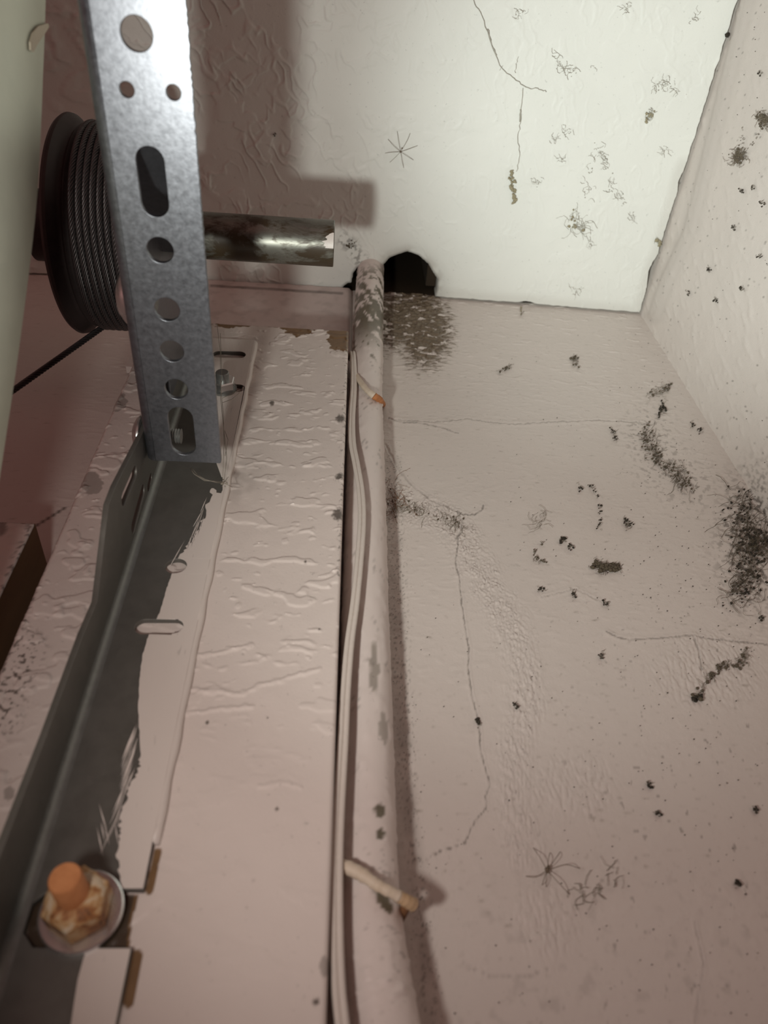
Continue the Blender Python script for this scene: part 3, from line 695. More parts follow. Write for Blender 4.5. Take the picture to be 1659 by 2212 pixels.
ref = np.array([1.0, 0, 0]); N = ref - T * (T @ ref)[:, None]; N /= np.linalg.norm(N, axis=1)[:, None]; B = np.cross(T, N)
lc = thing('lift_cable', 'dark twisted steel lift cable wound on the drum with one end running down', 'cable', (float(e0[0]), float(e0[1]), float(e0[2])))
for k in range(6):
    ph = 2 * math.pi * (s / 0.0135) + k * math.pi / 3
    off = pa + 0.00112 * (np.cos(ph)[:, None] * N + np.sin(ph)[:, None] * B)
    n_ = 5; th = np.arange(n_) * 2 * math.pi / n_
    Vv = (off[:, None, :] + 0.00062 * (np.cos(th)[None, :, None] * N[:, None, :] + np.sin(th)[None, :, None] * B[:, None, :])).reshape(-1, 3)
    m_ = len(off); ii = (np.arange(m_ - 1) * n_)[:, None] + np.arange(n_)[None, :]; jj = (np.arange(m_ - 1) * n_)[:, None] + ((np.arange(n_) + 1) % n_)[None, :]
    Fq = np.stack([ii, jj, jj + n_, ii + n_], -1).reshape(-1, 4)
    me = bpy.data.meshes.new('wire_strand'); me.from_pydata(Vv.tolist(), [], Fq.tolist()); me.update()
    link('wire_strand', me, 'cable_steel', lc, True)

# ---- bolts
def hexprism(name, ax, org, r, h_, mat, parent):
    return lathe(name, ax, org, [(0, r * 0.97), (0.0006, r), (h_ - 0.0008, r), (h_, r * 0.93)], mat, parent, 6, False)
wc = wallp(176, 1968, AY - 0.0025)
lb = thing('lag_bolt', 'rusty orange bolt with hex nut and washer in the slot of the wall angle', 'bolt', (float(wc[0]), JF, float(wc[2])))
WR = (wallp(266, 1968, AY - 0.003)[0] - wallp(84, 1968, AY - 0.003)[0]) / 2
yw = AY - 0.0013
ax = np.array([-0.05, -1, 0.02]); ax /= np.linalg.norm(ax)
lathe('washer', (0, -1, 0), (wc[0], yw, wc[2]), [(0, WR - 0.0004), (0.0003, WR), (0.0016, WR), (0.0020, WR - 0.0005), (0.0020, 0.004)], 'bright_zinc', lb)
nut = hexprism('nut', ax, (wc[0], yw - 0.0020, wc[2]), WR * 0.80, 0.0085, 'rust_nut', lb)
lathe('nut_collar', ax, np.array([wc[0], yw - 0.0020, wc[2]]) + ax * 0.0084, [(0, WR * 0.70), (0.0015, WR * 0.62), (0.0022, WR * 0.5)], 'rust_nut', lb, 32)
lathe('stud', ax, np.array([wc[0], yw - 0.0020, wc[2]]) + ax * 0.004, [(0, 0.0046), (0.0155, 0.0046), (0.0163, 0.0042)], 'rust', lb, 32)
# hex nut on the flat leg beside the bracket
p = wallp(482, 836, AY - 0.003)
hb = thing('hex_bolt', 'shiny zinc hex bolt beside the bracket, near the top of the wall angle', 'bolt', (float(p[0]), JF, float(p[2])))
lathe('washer', (0, -1, 0), (p[0], AY - 0.0015, p[2]), [(0, 0.0078), (0.0014, 0.0078), (0.0014, 0.003)], 'galvanised_worn', hb)
hexprism('nut', (0, -1, 0), (p[0], AY - 0.0029, p[2]), 0.0072, 0.0055, 'bright_zinc', hb)
lathe('bolt_end', (0, -1, 0), (p[0], AY - 0.004, p[2]), [(0, 0.0038), (0.0085, 0.0038), (0.0090, 0.0034)], 'galvanised_worn', hb, 24)
# carriage bolt that joins the bracket to the wall angle
q = sidep(287, 930, AX - 0.0065)
cb = thing('carriage_bolt', 'domed carriage bolt through the standing leg of the wall angle', 'bolt', tuple(float(t) for t in q))
lathe('dome_head', (-1, 0, 0), (AX - 0.0023, q[1] + 0.002, q[2]), [(0, 0.0088), (0.0008, 0.0090), (0.0022, 0.0078), (0.0036, 0.0052), (0.0043, 0.002)], 'bright_zinc', cb, 40)
lathe('shank', (1, 0, 0), (AX - 0.0021, q[1] + 0.002, q[2]), [(0, 0.0036)] + [(0.0040 + 0.0006 * i, 0.0036 if i % 2 else 0.0031) for i in range(24)], 'galvanised_worn', cb, 24)
hexprism('nut', (1, 0, 0), (BXL + 0.0024, q[1] + 0.002, q[2]), 0.0076, 0.0060, 'bright_zinc', cb)

cb2 = thing('carriage_bolt', 'wide domed bolt head on the bracket upright, next to the cable drum', 'bolt', (BXL - 0.004, hy(0.152), ZC + 0.314))
lathe('dome_head', (-1, 0, 0), (BXL - 0.0001, hy(0.152), ZC + 0.3135), [(0, 0.0128), (0.0010, 0.0132), (0.0034, 0.0118), (0.0060, 0.0085), (0.0076, 0.003)], 'bright_zinc', cb2, 40)
hexprism('nut', (1, 0, 0), (BXL + 0.0024, hy(0.152), ZC + 0.3135), 0.0076, 0.0060, 'galvanised_worn', cb2)
# ---- horizontal track curve close to the camera
tx = -0.115
ed = [sidep(u, v, tx) for u, v in [(105, -60), (104, 0), (99, 150), (85, 440), (50, 740), (0, 1080)]]
pts2 = [(p[1], p[2]) for p in ed]
a, b = np.array(pts2[0]), np.array(pts2[1]); d_ = (a - b) / np.linalg.norm(a - b)
lead = [];
ang_ = math.atan2(d_[1], d_[0]); q_ = a.copy()
while ang_ < math.pi - 0.02:
    ang_ += 0.035; q_ = q_ + 0.010 * np.array([math.cos(ang_), math.sin(ang_)]); lead.append(q_.copy())
ceil_lim = lead[-1]
lead.append(lead[-1] + np.array([-1.2, 0.0]))
a, b = np.array(pts2[-1]), np.array(pts2[-2]); d_ = (a - b) / np.linalg.norm(a - b); ang_ = math.atan2(d_[1], d_[0]); q_ = a.copy(); tail = []
while ang_ > -math.pi / 2 + 0.02:
    ang_ -= 0.07; q_ = q_ + 0.010 * np.array([math.cos(ang_), math.sin(ang_)]); tail.append(q_.copy())
tail.append(tail[-1] + np.array([0, -1.2]))
mid = catmull([np.array(p) for p in pts2], 10)
cur = lead[::-1] + mid + tail
tr = thing('roller_track', 'curved galvanised door roller track, out of focus beside the drum', 'track', (tx - 0.025, float(cur[-1][0]), float(cur[-1][1])))
sect = [(0.020, 0.0), (0.006, 0.0), (0.002, -0.0012), (0.0, -0.005), (0.0, -0.046), (0.002, -0.0498), (0.006, -0.051), (0.012, -0.051)]
V_ = []; F_ = []
for i, p in enumerate(cur):
    t = np.array(cur[min(i + 1, len(cur) - 1)]) - np.array(cur[max(i - 1, 0)]); t /= np.linalg.norm(t); n_ = np.array([-t[1], t[0]])
    if n_[1] < 0 and abs(n_[1]) > 0.05 or n_[0] < -0.5: n_ = -n_
    for sx_, so in sect: V_.append((tx - sx_, p[0] + n_[0] * so, p[1] + n_[1] * so))
k = len(sect)
for i in range(len(cur) - 1):
    for j in range(k - 1): F_.append((i * k + j, i * k + j + 1, (i + 1) * k + j + 1, (i + 1) * k + j))
to = link('channel', mesh_from('channel', V_, F_), 'galvanised_track', tr, True); s_ = to.modifiers.new('s', 'SOLIDIFY'); s_.thickness = 0.0018; s_.offset = 0
# flake of old paint stuck on the track
def trp(u, v): return sidep(u, v, tx + 0.0014)
fl = [trp(u, v) for u, v in [(101, 50), (103, 58), (92, 75), (78, 95), (70, 112), (63, 108), (62, 90), (68, 70), (80, 56)]]
me = mesh_from('paint_flake', fl, [tuple(range(len(fl)))]); fo_ = link('paint_flake', me, 'flake', tr); s_ = fo_.modifiers.new('s', 'SOLIDIFY'); s_.thickness = 0.0006

# ---- conduit pipe
PR = 0.0108
rt = [(829, 585, 0.020), (828, 650, 0.020), (827, 760, 0.0165), (825, 850, 0.0140), (828, 950, 0.0125), (833, 1100, 0.0122), (838, 1300, 0.0120), (846, 1500, 0.0118), (852, 1700, 0.0118), (859, 1880, 0.0125), (872, 2020, 0.0140), (890, 2130, 0.0150), (905, 2212, 0.0155)]
axp = []
for u, v, yo in rt:
    p = wallp(u, v, -yo); axp.append(np.array([p[0] - PR * 1.0, -yo, p[2]]))
top = axp[0]; dd_ = axp[-1] - axp[-2]
axp = [top + np.array([-0.001, 0, 0.09]), top + np.array([0, 0, 0.03])] + axp + [axp[-1] + dd_, axp[-1] + 2 * dd_]
dense = catmull(axp, 26) ; dense.append(dense[-1] + np.array([0.012, 0.0, -0.4]))
dn = np.array(dense); n_ = 56
T = np.gradient(dn, axis=0); T /= np.linalg.norm(T, axis=1)[:, None]
Nx = np.array([1., 0, 0]) - T * T[:, :1]; Nx /= np.linalg.norm(Nx, axis=1)[:, None]; By = np.cross(T, Nx)
th = np.linspace(0, 2 * math.pi, n_ + 1)
s_ = np.concatenate([[0], np.cumsum(np.linalg.norm(np.diff(dn, axis=0), axis=1))])
S, TH = np.meshgrid(s_, th, indexing='ij')
dirv_ = np.cos(TH)[..., None] * Nx[:, None, :] + np.sin(TH)[..., None] * By[:, None, :]
P0 = dn[:, None, :] + PR * dirv_
U, V = proj(P0)
nb = fbm(TH * 1.8 + S * 60, S * 110, 601, 4); nb = 0.5 * nb + 0.5 * fbm(P0[..., 0] * 110, P0[..., 2] * 70 + P0[..., 0] * 110, 607, 4)
zone = sst(560, 600, V) * sst(775, 690, V)
pe = zone * sst(0.455, 0.485, nb + 0.12 * sst(600, 720, V) - 0.05)
pe = np.maximum(pe, sst(790, 760, V) * sst(690, 720, V) * sst(0.60, 0.63, nb))
pe = np.maximum.reduce([pe, sst(0.25, 0.35, blob(U, V, 828, 1942, 18, 46, -0.5) + 0.4 * (nb - .5)), sst(0.3, 0.36, blob(U, V, 820, 1750, 18, 22) + 0.7 * (nb - .5)), sst(0.3, 0.36, blob(U, V, 822, 1800, 12, 18) + 0.7 * (nb - .5)), 0.6 * sst(0.3, 0.36, blob(U, V, 808, 1440, 14, 90) + 1.1 * (nb - .55)), 0.5 * sst(0.3, 0.36, blob(U, V, 828, 1570, 14, 60) + 1.1 * (nb - .55))])
b1 = fbm(TH * 2.5, S * 150 + np.cos(TH) * 1.0, 611, 3)
hp = 0.0004 * sst(0.64, 0.70, b1) + 0.0003 * fbm(TH * 2, S * 60, 613) + 0.0002 * sst(0.68, 0.72, fbm(TH * 4, S * 300, 615)) - 0.0003 * pe
TH0 = np.arange(n_ + 1); hp[:, -1] = hp[:, 0]
P = dn[:, None, :] + (PR + hp)[..., None] * dirv_
dd = 0.4 * sst(0.64, 0.70, fbm(P0[..., 0] * 500, P0[..., 2] * 500, 621)) * sst(0.5, 0.7, fbm(P0[..., 0] * 60, P0[..., 2] * 60, 623))
pipe = link('conduit_pipe', np_grid('conduit_pipe', P, {'dirt': dd, 'bare': pe}, None, flip=False), 'pipe_paint')
tag(pipe, 'painted steel conduit pipe with peeling top, running up the wall into the ceiling hole', 'pipe')

# ---- flat twin cable beside the pipe
cp = [(761, 762), (764, 800), (764, 840), (760, 900), (761, 955), (770, 1005), (779, 1060), (782, 1120), (777, 1200), (767, 1300), (755, 1390), (746, 1500), (741, 1600), (732, 1750), (728, 1850), (727, 1950), (728, 2050), (732, 2140), (739, 2212), (748, 2300)]
ctr = []
for i, (u, v) in enumerate(cp):
    y = np.interp(v, [760, 850, 1000, 1400, 2300], [-0.024, -0.026, -0.0285, -0.0285, -0.030]); ctr.append(wallp(u, v, y))
ctr = [ctr[0] + np.array([-0.0005, 0.012, 0.012])] + ctr
ctr = catmull(ctr, 10); ctr.append(ctr[-1] + np.array([0.003, 0, -0.3]))
fc = thing('flat_cable', 'thin white twin flat cable tucked between the jamb board and the pipe', 'cable', tuple(float(t) for t in ctr[-1]))
for sgn in (-1, 1):
    tube('insulated_wire', [p + np.array([sgn * 0.00098, -0.0001 * sgn, 0]) for p in ctr], 0.00112, 'cable_sheath', fc, 10)
tube('web_strip', [p + np.array([0, 0.0002, 0]) for p in ctr], 0.0007, 'cable_sheath', fc, 6)

# ---- pipe hooks
def hook(name, label, px, rads, mat2, split):
    pts = [wallp(u, v, y) for u, v, y in px]; d_ = catmull(pts, 8); k = int(len(d_) * split)
    rr = np.interp(np.linspace(0, 1, len(d_)), np.linspace(0, 1, len(rads)), rads); rng = random.Random(len(name) + k)
    rr = [r * rng.uniform(0.9, 1.1) for r in rr]
    t = thing(name, label, 'pipe hook', tuple(float(x) for x in pts[-1]), 'pipe hooks')
    tube('painted_shank', d_[:k + 1], rr[:k + 1], 'pipe_paint_old', t, 9); tube('rusty_end', d_[k:], rr[k:], mat2, t, 9)
    return t
plain('pipe_paint_old', (0.52, 0.40, 0.27), (0.70, 0.62, 0.54), 0.6, 120)
plain('rust_pale', (0.42, 0.22, 0.08), (0.66, 0.52, 0.36), 0.75, 160)
hook('pipe_hook', 'thin rusty pipe hook near the peeling top of the pipe', [(765, 805, -0.022), (775, 820, -0.0258), (790, 840, -0.0268), (808, 855, -0.0258), (819, 863, -0.0215), (825, 870, -0.014), (827, 874, 0.001)], [0.0015, 0.0017, 0.0019, 0.0022, 0.0022, 0.002, 0.002], 'rust', 0.50)
hook('pipe_hook', 'thick paint crusted pipe hook with rusty tip, below the bare pipe patch', [(733, 1868, -0.020), (745, 1872, -0.0262), (780, 1888, -0.0272), (815, 1912, -0.0272), (850, 1930, -0.0262), (878, 1946, -0.0235), (892, 1954, -0.0210)], [0.0021, 0.0023, 0.0023, 0.0019, 0.0019, 0.002, 0.0022], 'rust_pale', 0.72)
box_pts = [wallp(u, v, y) for u, v, y in [(880, 1950, -0.0228), (872, 1968, -0.016), (862, 1985, -0.008), (856, 1990, 0.001)]]
ch = [o for o in bpy.data.objects if o.name.startswith('pipe_hook')][-1]
tube('hook_stem', catmull(box_pts, 5), 0.0017, 'rust_dark', ch, 8)

# ================================================================== WEBS, DIRT, SPIDERS
def surf(u, v, where, lift=0.0004):
    if where == 'wall': return wallp(u, v, -0.0006 - lift)
    if where == 'ceil': p = ceilp(u, v); p[2] -= 0.0006 + lift; return p
    if where == 'pipe': return wallp(u, v, -0.0265 - lift)
    if where == 'jamb': return wallp(u, v, JF - 0.001 - lift)
    p = sidep(u, v, XR - 0.0008 - lift); return p
def merge(parts):
    V = []; Fc = []
    for v, f in parts:
        k = len(V); V += list(v); Fc += [tuple(i + k for i in q) for q in f]
    return V, Fc
def lump(p, r, rng, n=5):
    V = []; Fc = []
    for i in range(n + 1):
        ph = math.pi * i / n
        for j in range(6):
            t = 2 * math.pi * j / 6; rr = r * rng.uniform(0.6, 1.25)
            V.append(np.asarray(p) + np.array([rr * math.sin(ph) * math.cos(t), rr * math.sin(ph) * math.sin(t), rr * math.cos(ph)]))
    for i in range(n):
        for j in range(6): Fc.append((i * 6 + j, i * 6 + (j + 1) % 6, (i + 1) * 6 + (j + 1) % 6, (i + 1) * 6 + j))
    return V, Fc
def strand(px, where, r, rng, wob=4, lift=0.0006, k=5):
    pts = catmull([np.array(p, float) for p in px], k)
    return sweep([surf(p[0] + rng.uniform(-wob, wob), p[1] + rng.uniform(-wob, wob), where, lift + rng.uniform(0, 0.0006)) for p in pts], r, 4)
def clump(name, label, cat_, px, where, spread, nst, nl, mat, lr=(0.0004, 0.0011), sr=0.00011, seed=1, group=None, web='web'):
    """matted dirt along a pixel path: lumps of dust with loose web fibres"""
    rng = random.Random(seed); c0 = surf(px[0][0], px[0][1], where)
    if where == 'ceil' and web == 'web': web = 'web_pale'
    if mat == 'web': mat = 'web_pale'
    t = thing(name, label, cat_, tuple(float(x) for x in c0), group)
    pp = [np.array(p, float) for p in px]; dens = catmull(pp, 8) if len(pp) > 1 else [pp[0]]
    A = []; Bp = []
    for i in range(nl):
        p = rng.choice(dens); A.append(lump(surf(p[0] + rng.gauss(0, spread * 0.45), p[1] + rng.gauss(0, spread * 0.45), where, rng.uniform(0, 0.0008)), rng.uniform(*lr), rng))
    for i in range(nst):
        p = rng.choice(dens); a = rng.uniform(0, 6.28); L = rng.uniform(0.5, 1.5) * spread; b = a + rng.uniform(-1.6, 1.6)
        s0_ = p + np.array([rng.gauss(0, spread * 0.35), rng.gauss(0, spread * 0.35)]); s1_ = s0_ + 0.5 * L * np.array([math.cos(a), math.sin(a)]); s2_ = s1_ + 0.5 * L * np.array([math.cos(b), math.sin(b)])
        Bp.append(strand([s0_, s1_, s2_], where, sr * rng.uniform(0.6, 1.3), rng, 1.2, 0.0004, 4))
    if A: link('dust_lump', mesh_from('dust_lump', *merge(A)), mat, t, True)
    if Bp: link('web_fibre', mesh_from('web_fibre', *merge(Bp)), web, t, True)
    return t
K = clump
G1 = 'dirt clumps on the plaster wall'
K('cobweb_clump', 'long dark matted dirt streak on the wall near the corner', 'cobweb', [(1395, 930), (1410, 965), (1425, 1000), (1460, 1020), (1490, 1055)], 'wall', 20, 110, 150, 'dust', (0.0002, 0.0008), seed=11, web='dust')
K('cobweb_clump', 'large blackish matted dirt mass in the corner of the two walls', 'cobweb', [(1600, 1070), (1610, 1130), (1622, 1180), (1640, 1165), (1612, 1230), (1602, 1285)], 'wall', 42, 240, 330, 'dust_dark', (0.0002, 0.0008), seed=12, web='dust')
K('cocoon', 'oval brown cocoon of dirt stuck on the wall', 'cocoon', [(1282, 1217), (1300, 1223), (1318, 1227), (1334, 1224)], 'wall', 10, 90, 70, 'dust', (0.0005, 0.0013), seed=13, web='dust')
K('cobweb_clump', 'feathery dirt tuft on the wall above the long dark streak', 'cobweb', [(1405, 848), (1430, 845), (1450, 828)], 'wall', 12, 30, 18, 'dust', seed=14)
K('cobweb_clump', 'dark upright dirt tuft just below the feathery one', 'cobweb', [(1432, 868), (1430, 885), (1424, 898)], 'wall', 8, 14, 18, 'dust_dark', seed=15)
K('cobweb_clump', 'winged brown dirt fleck alone on the wall under the ceiling crack', 'cobweb', [(1078, 803), (1090, 797), (1103, 790)], 'wall', 6, 14, 14, 'dust', seed=16)
K('cobweb_clump', 'small grey dirt tuft on the wall right of the winged fleck', 'cobweb', [(1240, 772), (1246, 784)], 'wall', 9, 16, 12, 'dust', seed=17)
K('cobweb_clump', 'cobweb streak with a dark end beside the lower wall crack', 'cobweb', [(1610, 1400), (1600, 1430), (1560, 1440), (1530, 1465), (1505, 1510)], 'wall', 12, 60, 40, 'dust', seed=18)
K('cobweb_clump', 'dark dirt pellet at the tail of the cobweb streak', 'dirt', [(1500, 1513), (1510, 1500)], 'wall', 5, 6, 16, 'dust_dark', seed=19)
K('cobweb', 'loose brown fibre tangle where the cracks meet beside the pipe', 'cobweb', [(850, 1090), (880, 1095), (930, 1105), (975, 1120), (995, 1140)], 'wall', 17, 70, 26, 'dust', (0.0003, 0.0007), seed=20)
K('cobweb', 'reddish hair like fibres sticking out from behind the pipe', 'cobweb', [(838, 1070), (848, 1080)], 'wall', 38, 30, 4, 'dust', (0.0003, 0.0006), seed=21, web='rust_dark')
K('insect', 'small dead insect stuck on the long thin wall crack', 'insect', [(1030, 1555), (1036, 1564)], 'wall', 3, 6, 10, 'dust_dark', (0.0004, 0.0008), seed=22)
K('cobweb', 'wispy straw coloured fibre tuft above the hooked strand', 'cobweb', [(1160, 1140), (1175, 1132)], 'wall', 26, 16, 0, 'dust', seed=23)
K('cobweb', 'hooked dark strand on the wall left of the cocoon', 'cobweb', [(1172, 1172), (1155, 1190), (1160, 1208), (1180, 1212)], 'wall', 5, 18, 18, 'dust', (0.0003, 0.0006), seed=24)
K('cobweb_clump', 'dirt spot where a web line starts, above the hooked strand', 'cobweb', [(1213, 1162), (1216, 1170)], 'wall', 6, 8, 10, 'dust_dark', seed=25)
K('cobweb_clump', 'small dark ball hanging on a vertical web thread', 'cobweb', [(1293, 1143), (1297, 1120), (1294, 1085), (1275, 1045)], 'wall', 5, 18, 22, 'dust_dark', (0.0003, 0.0008), seed=26)
K('cobweb_clump', 'fuzzy dark spot at the right end of the web line', 'cobweb', [(1352, 1126), (1360, 1132)], 'wall', 9, 12, 12, 'dust_dark', seed=27)
for i, (u, v, lab) in enumerate([
  (1493, 912, 'upper of a close pair of dark flecks above the corner dirt mass'), (1510, 925, 'lower of a close pair of dark flecks above the corner dirt mass'),
  (1320, 928, 'upper of two dark flecks left of the long dirt streak'), (1325, 942, 'lower of two dark flecks left of the long dirt streak'),
  (1250, 1048, 'lone dark fleck above the web line on the plaster wall'), (1230, 1175, 'dark fleck between the hooked strand and the web line'),
  (1295, 1412, 'dark fleck just below the left end of the lower horizontal wall crack'), (1235, 1280, 'dark fleck above the lower horizontal crack, below the hooked strand'),
  (1400, 1690, 'upper of two dark flecks below the dark dirt pellet'), (1420, 1752, 'lower of two dark flecks below the dark dirt pellet'),
  (1630, 1745, 'dark fleck far below the corner dirt mass, level with the two flecks'), (1590, 1905, 'pale winged fleck right of the long legged wall spider'),
  (1640, 1330, 'dark fleck directly under the corner dirt mass'), (1165, 1270, 'dark fleck under the hooked strand beside the blistered paint'),
  (1305, 1300, 'dark fleck below the oval cocoon'), (1110, 1520, 'dark fleck lying on the blistered paint band')]):
    K('dirt_fleck', lab, 'dirt', [(u, v), (u + 6, v + 7)], 'wall', 6, 6, 8, 'dust_dark', (0.0003, 0.0007), seed=40 + i, group='dirt flecks on the plaster wall')
K('cobweb', 'pale grey mildew like wisps low on the wall', 'cobweb', [(1340, 1880), (1300, 1910), (1230, 1930)], 'wall', 30, 26, 0, 'dust', seed=71)
# right wall
K('dust_tuft', 'larger bushy brown dust tuft on the side wall', 'cobweb', [(1640, 252), (1655, 265)], 'side', 15, 70, 30, 'dust', seed=81, web='spider_brown')
K('dust_tuft', 'bushy brown dust tuft with a thread on the side wall below the larger tuft', 'cobweb', [(1590, 345), (1598, 330)], 'side', 15, 80, 26, 'dust', seed=82, web='spider_brown')
K('cobweb', 'dusty web thread joining the two brown tufts on the side wall', 'cobweb', [(1640, 290), (1625, 310), (1605, 330), (1602, 280)], 'side', 4, 24, 8, 'dust', (0.0003, 0.0005), seed=83)
for i, (u, v) in enumerate([(1640, 157), (1600, 410), (1624, 400), (1645, 435), (1582, 487), (1545, 645), (1485, 630), (1640, 550), (1530, 580), (1600, 620)]):
    K('dirt_fleck', 'small dark dirt fleck on the side wall', 'dirt', [(u, v), (u + 3, v + 6)], 'side', 5, 5, 7, 'dust_dark', (0.0003, 0.0007), seed=90 + i, group='dirt flecks on the side wall')
# ceiling
t = thing('cobweb', 'long dusty web thread running down the ceiling from the top edge', 'cobweb', tuple(float(x) for x in surf(1085, 150, 'ceil'))); rng = random.Random(5)
A = [strand([(1005, -40), (1022, 0), (1040, 35), (1060, 90), (1085, 148), (1110, 168), (1135, 188), (1160, 190), (1180, 197)], 'ceil', 0.00022, rng, 1.5), strand([(1052, 60), (1060, 90), (1072, 118)], 'ceil', 0.0003, rng, 2), strand([(1120, 120), (1113, 140), (1112, 158)], 'ceil', 0.00014, rng, 2), strand([(1085, 140), (1078, 152)], 'ceil', 0.0001, rng, 2)]
link('web_thread', mesh_from('web_thread', *merge(A)), 'web_pale', t, True)
t = thing('cobweb', 'vertical dusty web thread on the ceiling ending in a pale dirt bundle', 'cobweb', tuple(float(x) for x in surf(1108, 410, 'ceil')))
A = [strand([(1130, 190), (1126, 230), (1122, 270), (1118, 300), (1122, 335), (1115, 370)], 'ceil', 0.00022, rng, 1.5), strand([(1124, 235), (1122, 262)], 'ceil', 0.0005, rng, 1)]
link('web_thread', mesh_from('web_thread', *merge(A)), 'web_pale', t, True)
link('dirt_bundle', mesh_from('dirt_bundle', *merge([lump(surf(u, v, 'ceil', .0006), r_, rng) for u, v, r_ in [(1108 + rng.gauss(0, 4) - 4 * (v_ < 395), v_ + rng.gauss(0, 3), rng.uniform(.0006, .0015)) for v_ in np.linspace(368, 438, 42)]])), 'dust_pale', t, True)
K('cobweb', 'brownish yellow dirt blob with radiating wisps on the ceiling', 'cobweb', [(1240, 478), (1248, 484)], 'ceil', 30, 34, 10, 'dust_pale', (0.0006, 0.0014), seed=102)
K('cobweb', 'grey wisps forming an arch on the ceiling above the yellow blob', 'cobweb', [(1265, 430), (1275, 380), (1290, 330), (1305, 340), (1320, 400), (1350, 430)], 'ceil', 14, 60, 14, 'web', (0.0003, 0.0006), seed=103)
K('cobweb', 'folded grey insect shell in a web on the ceiling', 'cobweb', [(1393, 262), (1402, 250), (1405, 238)], 'ceil', 8, 26, 14, 'dust_pale', (0.0005, 0.0012), seed=104)
K('cobweb', 'thin grey web scraps between the web thread and the ceiling crack', 'cobweb', [(1200, 110), (1210, 140), (1230, 155), (1280, 145)], 'ceil', 16, 24, 4, 'web', (0.0002, 0.0004), seed=105)
K('cobweb', 'thin grey web scrap near the ceiling edge by the side wall', 'cobweb', [(1415, 185), (1440, 180), (1470, 205)], 'ceil', 14, 26, 6, 'web', (0.0002, 0.0005), seed=106)
K('cobweb', 'brown dirt fleck above the pipe on the ceiling', 'cobweb', [(752, 526), (758, 532), (763, 520), (772, 524)], 'ceil', 7, 14, 14, 'dust', (0.0004, 0.001), seed=107)
K('dust_tuft', 'yellowish dust tuft wedged in the ceiling crack by the side wall', 'cobweb', [(1418, 515), (1424, 528)], 'ceil', 6, 14, 14, 'dust_pale', (0.0006, 0.0014), seed=108)
K('dust_tuft', 'yellowish dust tuft hanging from the ceiling crack over the plaster wall', 'cobweb', [(1125, 662), (1126, 678)], 'wall', 4, 8, 8, 'dust_pale', (0.0004, 0.0008), seed=109)
K('insect', 'round black bug sitting in the ceiling crack by the side wall', 'insect', [(1570, 75)], 'ceil', 2, 3, 14, 'dust_dark', (0.0010, 0.0014), seed=110)
K('insect', 'tiny black bug on the shaded ceiling above the shaft', 'insect', [(595, 288), (592, 292)], 'ceil', 3, 4, 6, 'dust_dark', (0.0003, 0.0006), seed=111)
for i, (u, v) in enumerate([(1190, 300), (1218, 285), (1210, 345), (1430, 325), (1270, 525), (1155, 395), (1240, 630), (1360, 470), (1115, 30), (1345, 20), (1495, 40)]):
    K('web_scrap', 'faint grey web scrap on the bright ceiling', 'cobweb', [(u, v), (u + 8, v - 4)], 'ceil', 12, 10, 2, 'web', (0.0002, 0.0004), sr=0.00009, seed=120 + i, group='web scraps on the ceiling')
# cobweb on the bracket's edge
t = thing('cobweb', 'dusty cobweb along the right edge of the bracket above the jamb', 'cobweb', tuple(float(x) for x in surf(486, 1040, 'jamb'))); rng = random.Random(8)
A = [sweep([onax(u + rng.uniform(-2, 2), v, 1, y) for u, v, y in l], 0.00014, rng and 4) for l in (
 [(470, 700, -0.04), (474, 760, -0.045), (478, 830, -0.045), (482, 900, -0.045), (486, 960, -0.045), (482, 1035, -0.05)],
 [(474, 720, -0.05), (480, 800, -0.05), (476, 860, -0.05), (484, 930, -0.05), (490, 990, -0.045), (484, 1040, -0.045)],
 [(415, 1010, -0.058), (425, 1026, -0.058), (445, 1036, -0.058), (468, 1042, -0.055), (484, 1044, -0.05)],
 [(412, 1012, -0.058), (420, 1024, -0.059), (440, 1038, -0.058), (480, 1041, -0.05)],
 [(478, 1040, -0.05), (490, 1046, -0.045), (500, 1052, -0.04)], [(484, 1044, -0.045), (493, 1030, -0.042)], [(484, 1044, -0.045), (478, 1052, -0.042)],
 [(486, 930, -0.045), (492, 950, -0.042), (486, 985, -0.045)], [(480, 860, -0.045), (500, 850, -0.042), (518, 842, -0.04)], [(482, 870, -0.045), (503, 862, -0.041), (516, 848, -0.04)])]
A += [lump(onax(484 + rng.gauss(0, 4), 1044 + rng.gauss(0, 4), 1, -0.048), rng.uniform(0.0003, 0.0006), rng) for _ in range(10)]
link('web_fibre', mesh_from('web_fibre', *merge(A)), 'web', t, True)
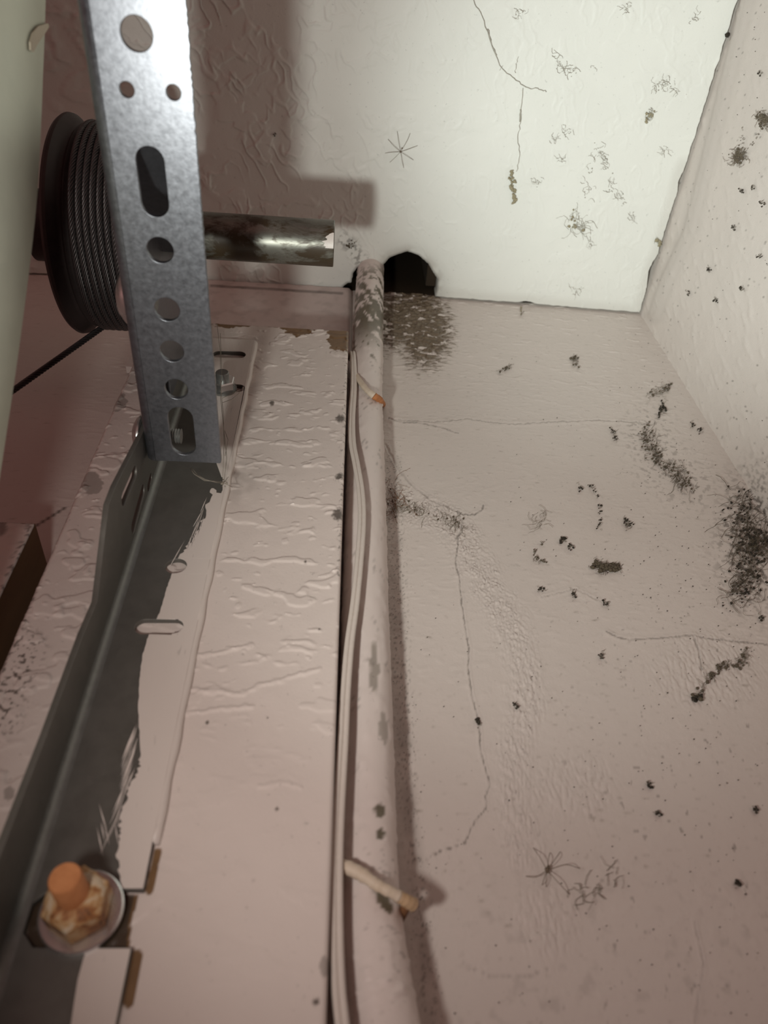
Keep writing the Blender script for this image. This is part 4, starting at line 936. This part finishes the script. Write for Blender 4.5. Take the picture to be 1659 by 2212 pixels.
# spiders
def spider(label, u, v, where, legs, body, seed, mat='spider_brown'):
    rng = random.Random(seed); c_ = surf(u, v, where, 0.0016)
    t = thing('spider', label, 'spider', tuple(float(x) for x in surf(u, v, where, 0)))
    link('body', mesh_from('body', *merge([lump(c_, body, rng, 7), lump(surf(u + 3, v - 7, where, 0.0014), body * 0.75, rng, 7)])), mat, t, True)
    for L in legs:
        pts = [c_] + [surf(a, b, where, l) for a, b, l in L]
        tube('leg', catmull(pts, 4), 0.00013, mat, t, 5)
    return t
spider('long legged brown spider on the wall near the paint crusted hook', 1182, 1880, 'wall', [[(1165, 1850, .004), (1152, 1832, .0001)], [(1185, 1855, .003), (1188, 1842, .0001)], [(1200, 1855, .004), (1210, 1840, .0001)], [(1222, 1868, .004), (1252, 1876, .0001)], [(1205, 1905, .004), (1230, 1932, .0001)], [(1180, 1900, .003), (1180, 1916, .0001)], [(1174, 1902, .003), (1171, 1912, .0001)], [(1158, 1894, .004), (1136, 1893, .0001)]], 0.0010, 1)
spider('thin legged pale spider spread out on the ceiling', 865, 326, 'ceil', [[(850, 312, .003), (838, 300, .0001)], [(860, 300, .003), (858, 283, .0001)], [(878, 302, .003), (886, 287, .0001)], [(885, 318, .003), (902, 314, .0001)], [(880, 335, .003), (893, 345, .0001)], [(868, 345, .003), (872, 362, .0001)], [(852, 338, .003), (842, 350, .0001)], [(845, 326, .003), (832, 330, .0001)]], 0.0008, 2)
# fine specks nobody could count
rng = random.Random(77); A = []
def specks(n, where, fn, lr=(0.00012, 0.00035)):
    k = 0
    while k < n:
        u, v = fn()
        if u is None: continue
        A.append(lump(surf(u, v, where, 0), rng.uniform(*lr), rng, 3)); k += 1
def f1():
    u = 1659 - abs(rng.gauss(0, 260)); v = rng.gauss(1080, 330)
    xe_ = np.interp(v, [680, 1150], [1385, 1640])
    return (u, v) if (930 < u < xe_ and 720 < v < 2200) else (None, None)
def f2():
    v = rng.uniform(950, 2200); return (np.interp(v, [950, 1500, 2200], [850, 868, 930]) + rng.gauss(6, 14), v)
def f3():
    return (rng.uniform(900, 1650), rng.uniform(1300, 2200))
specks(320, 'wall', f1); specks(170, 'wall', f2, (0.00008, 0.0002)); specks(150, 'wall', f3, (0.0001, 0.00028))
def f4():
    v = rng.uniform(0, 1100); u = rng.uniform(np.interp(v, [0, 680, 1100], [1600, 1400, 1630]) + 10, 1659); return (u, v)
specks(90, 'side', f4)
o = tag(link('dirt_specks', mesh_from('dirt_specks', *merge(A)), 'dust_dark', None, True), 'fine dark dirt specks sprinkled over the plaster walls', 'dirt'); o['kind'] = 'stuff'
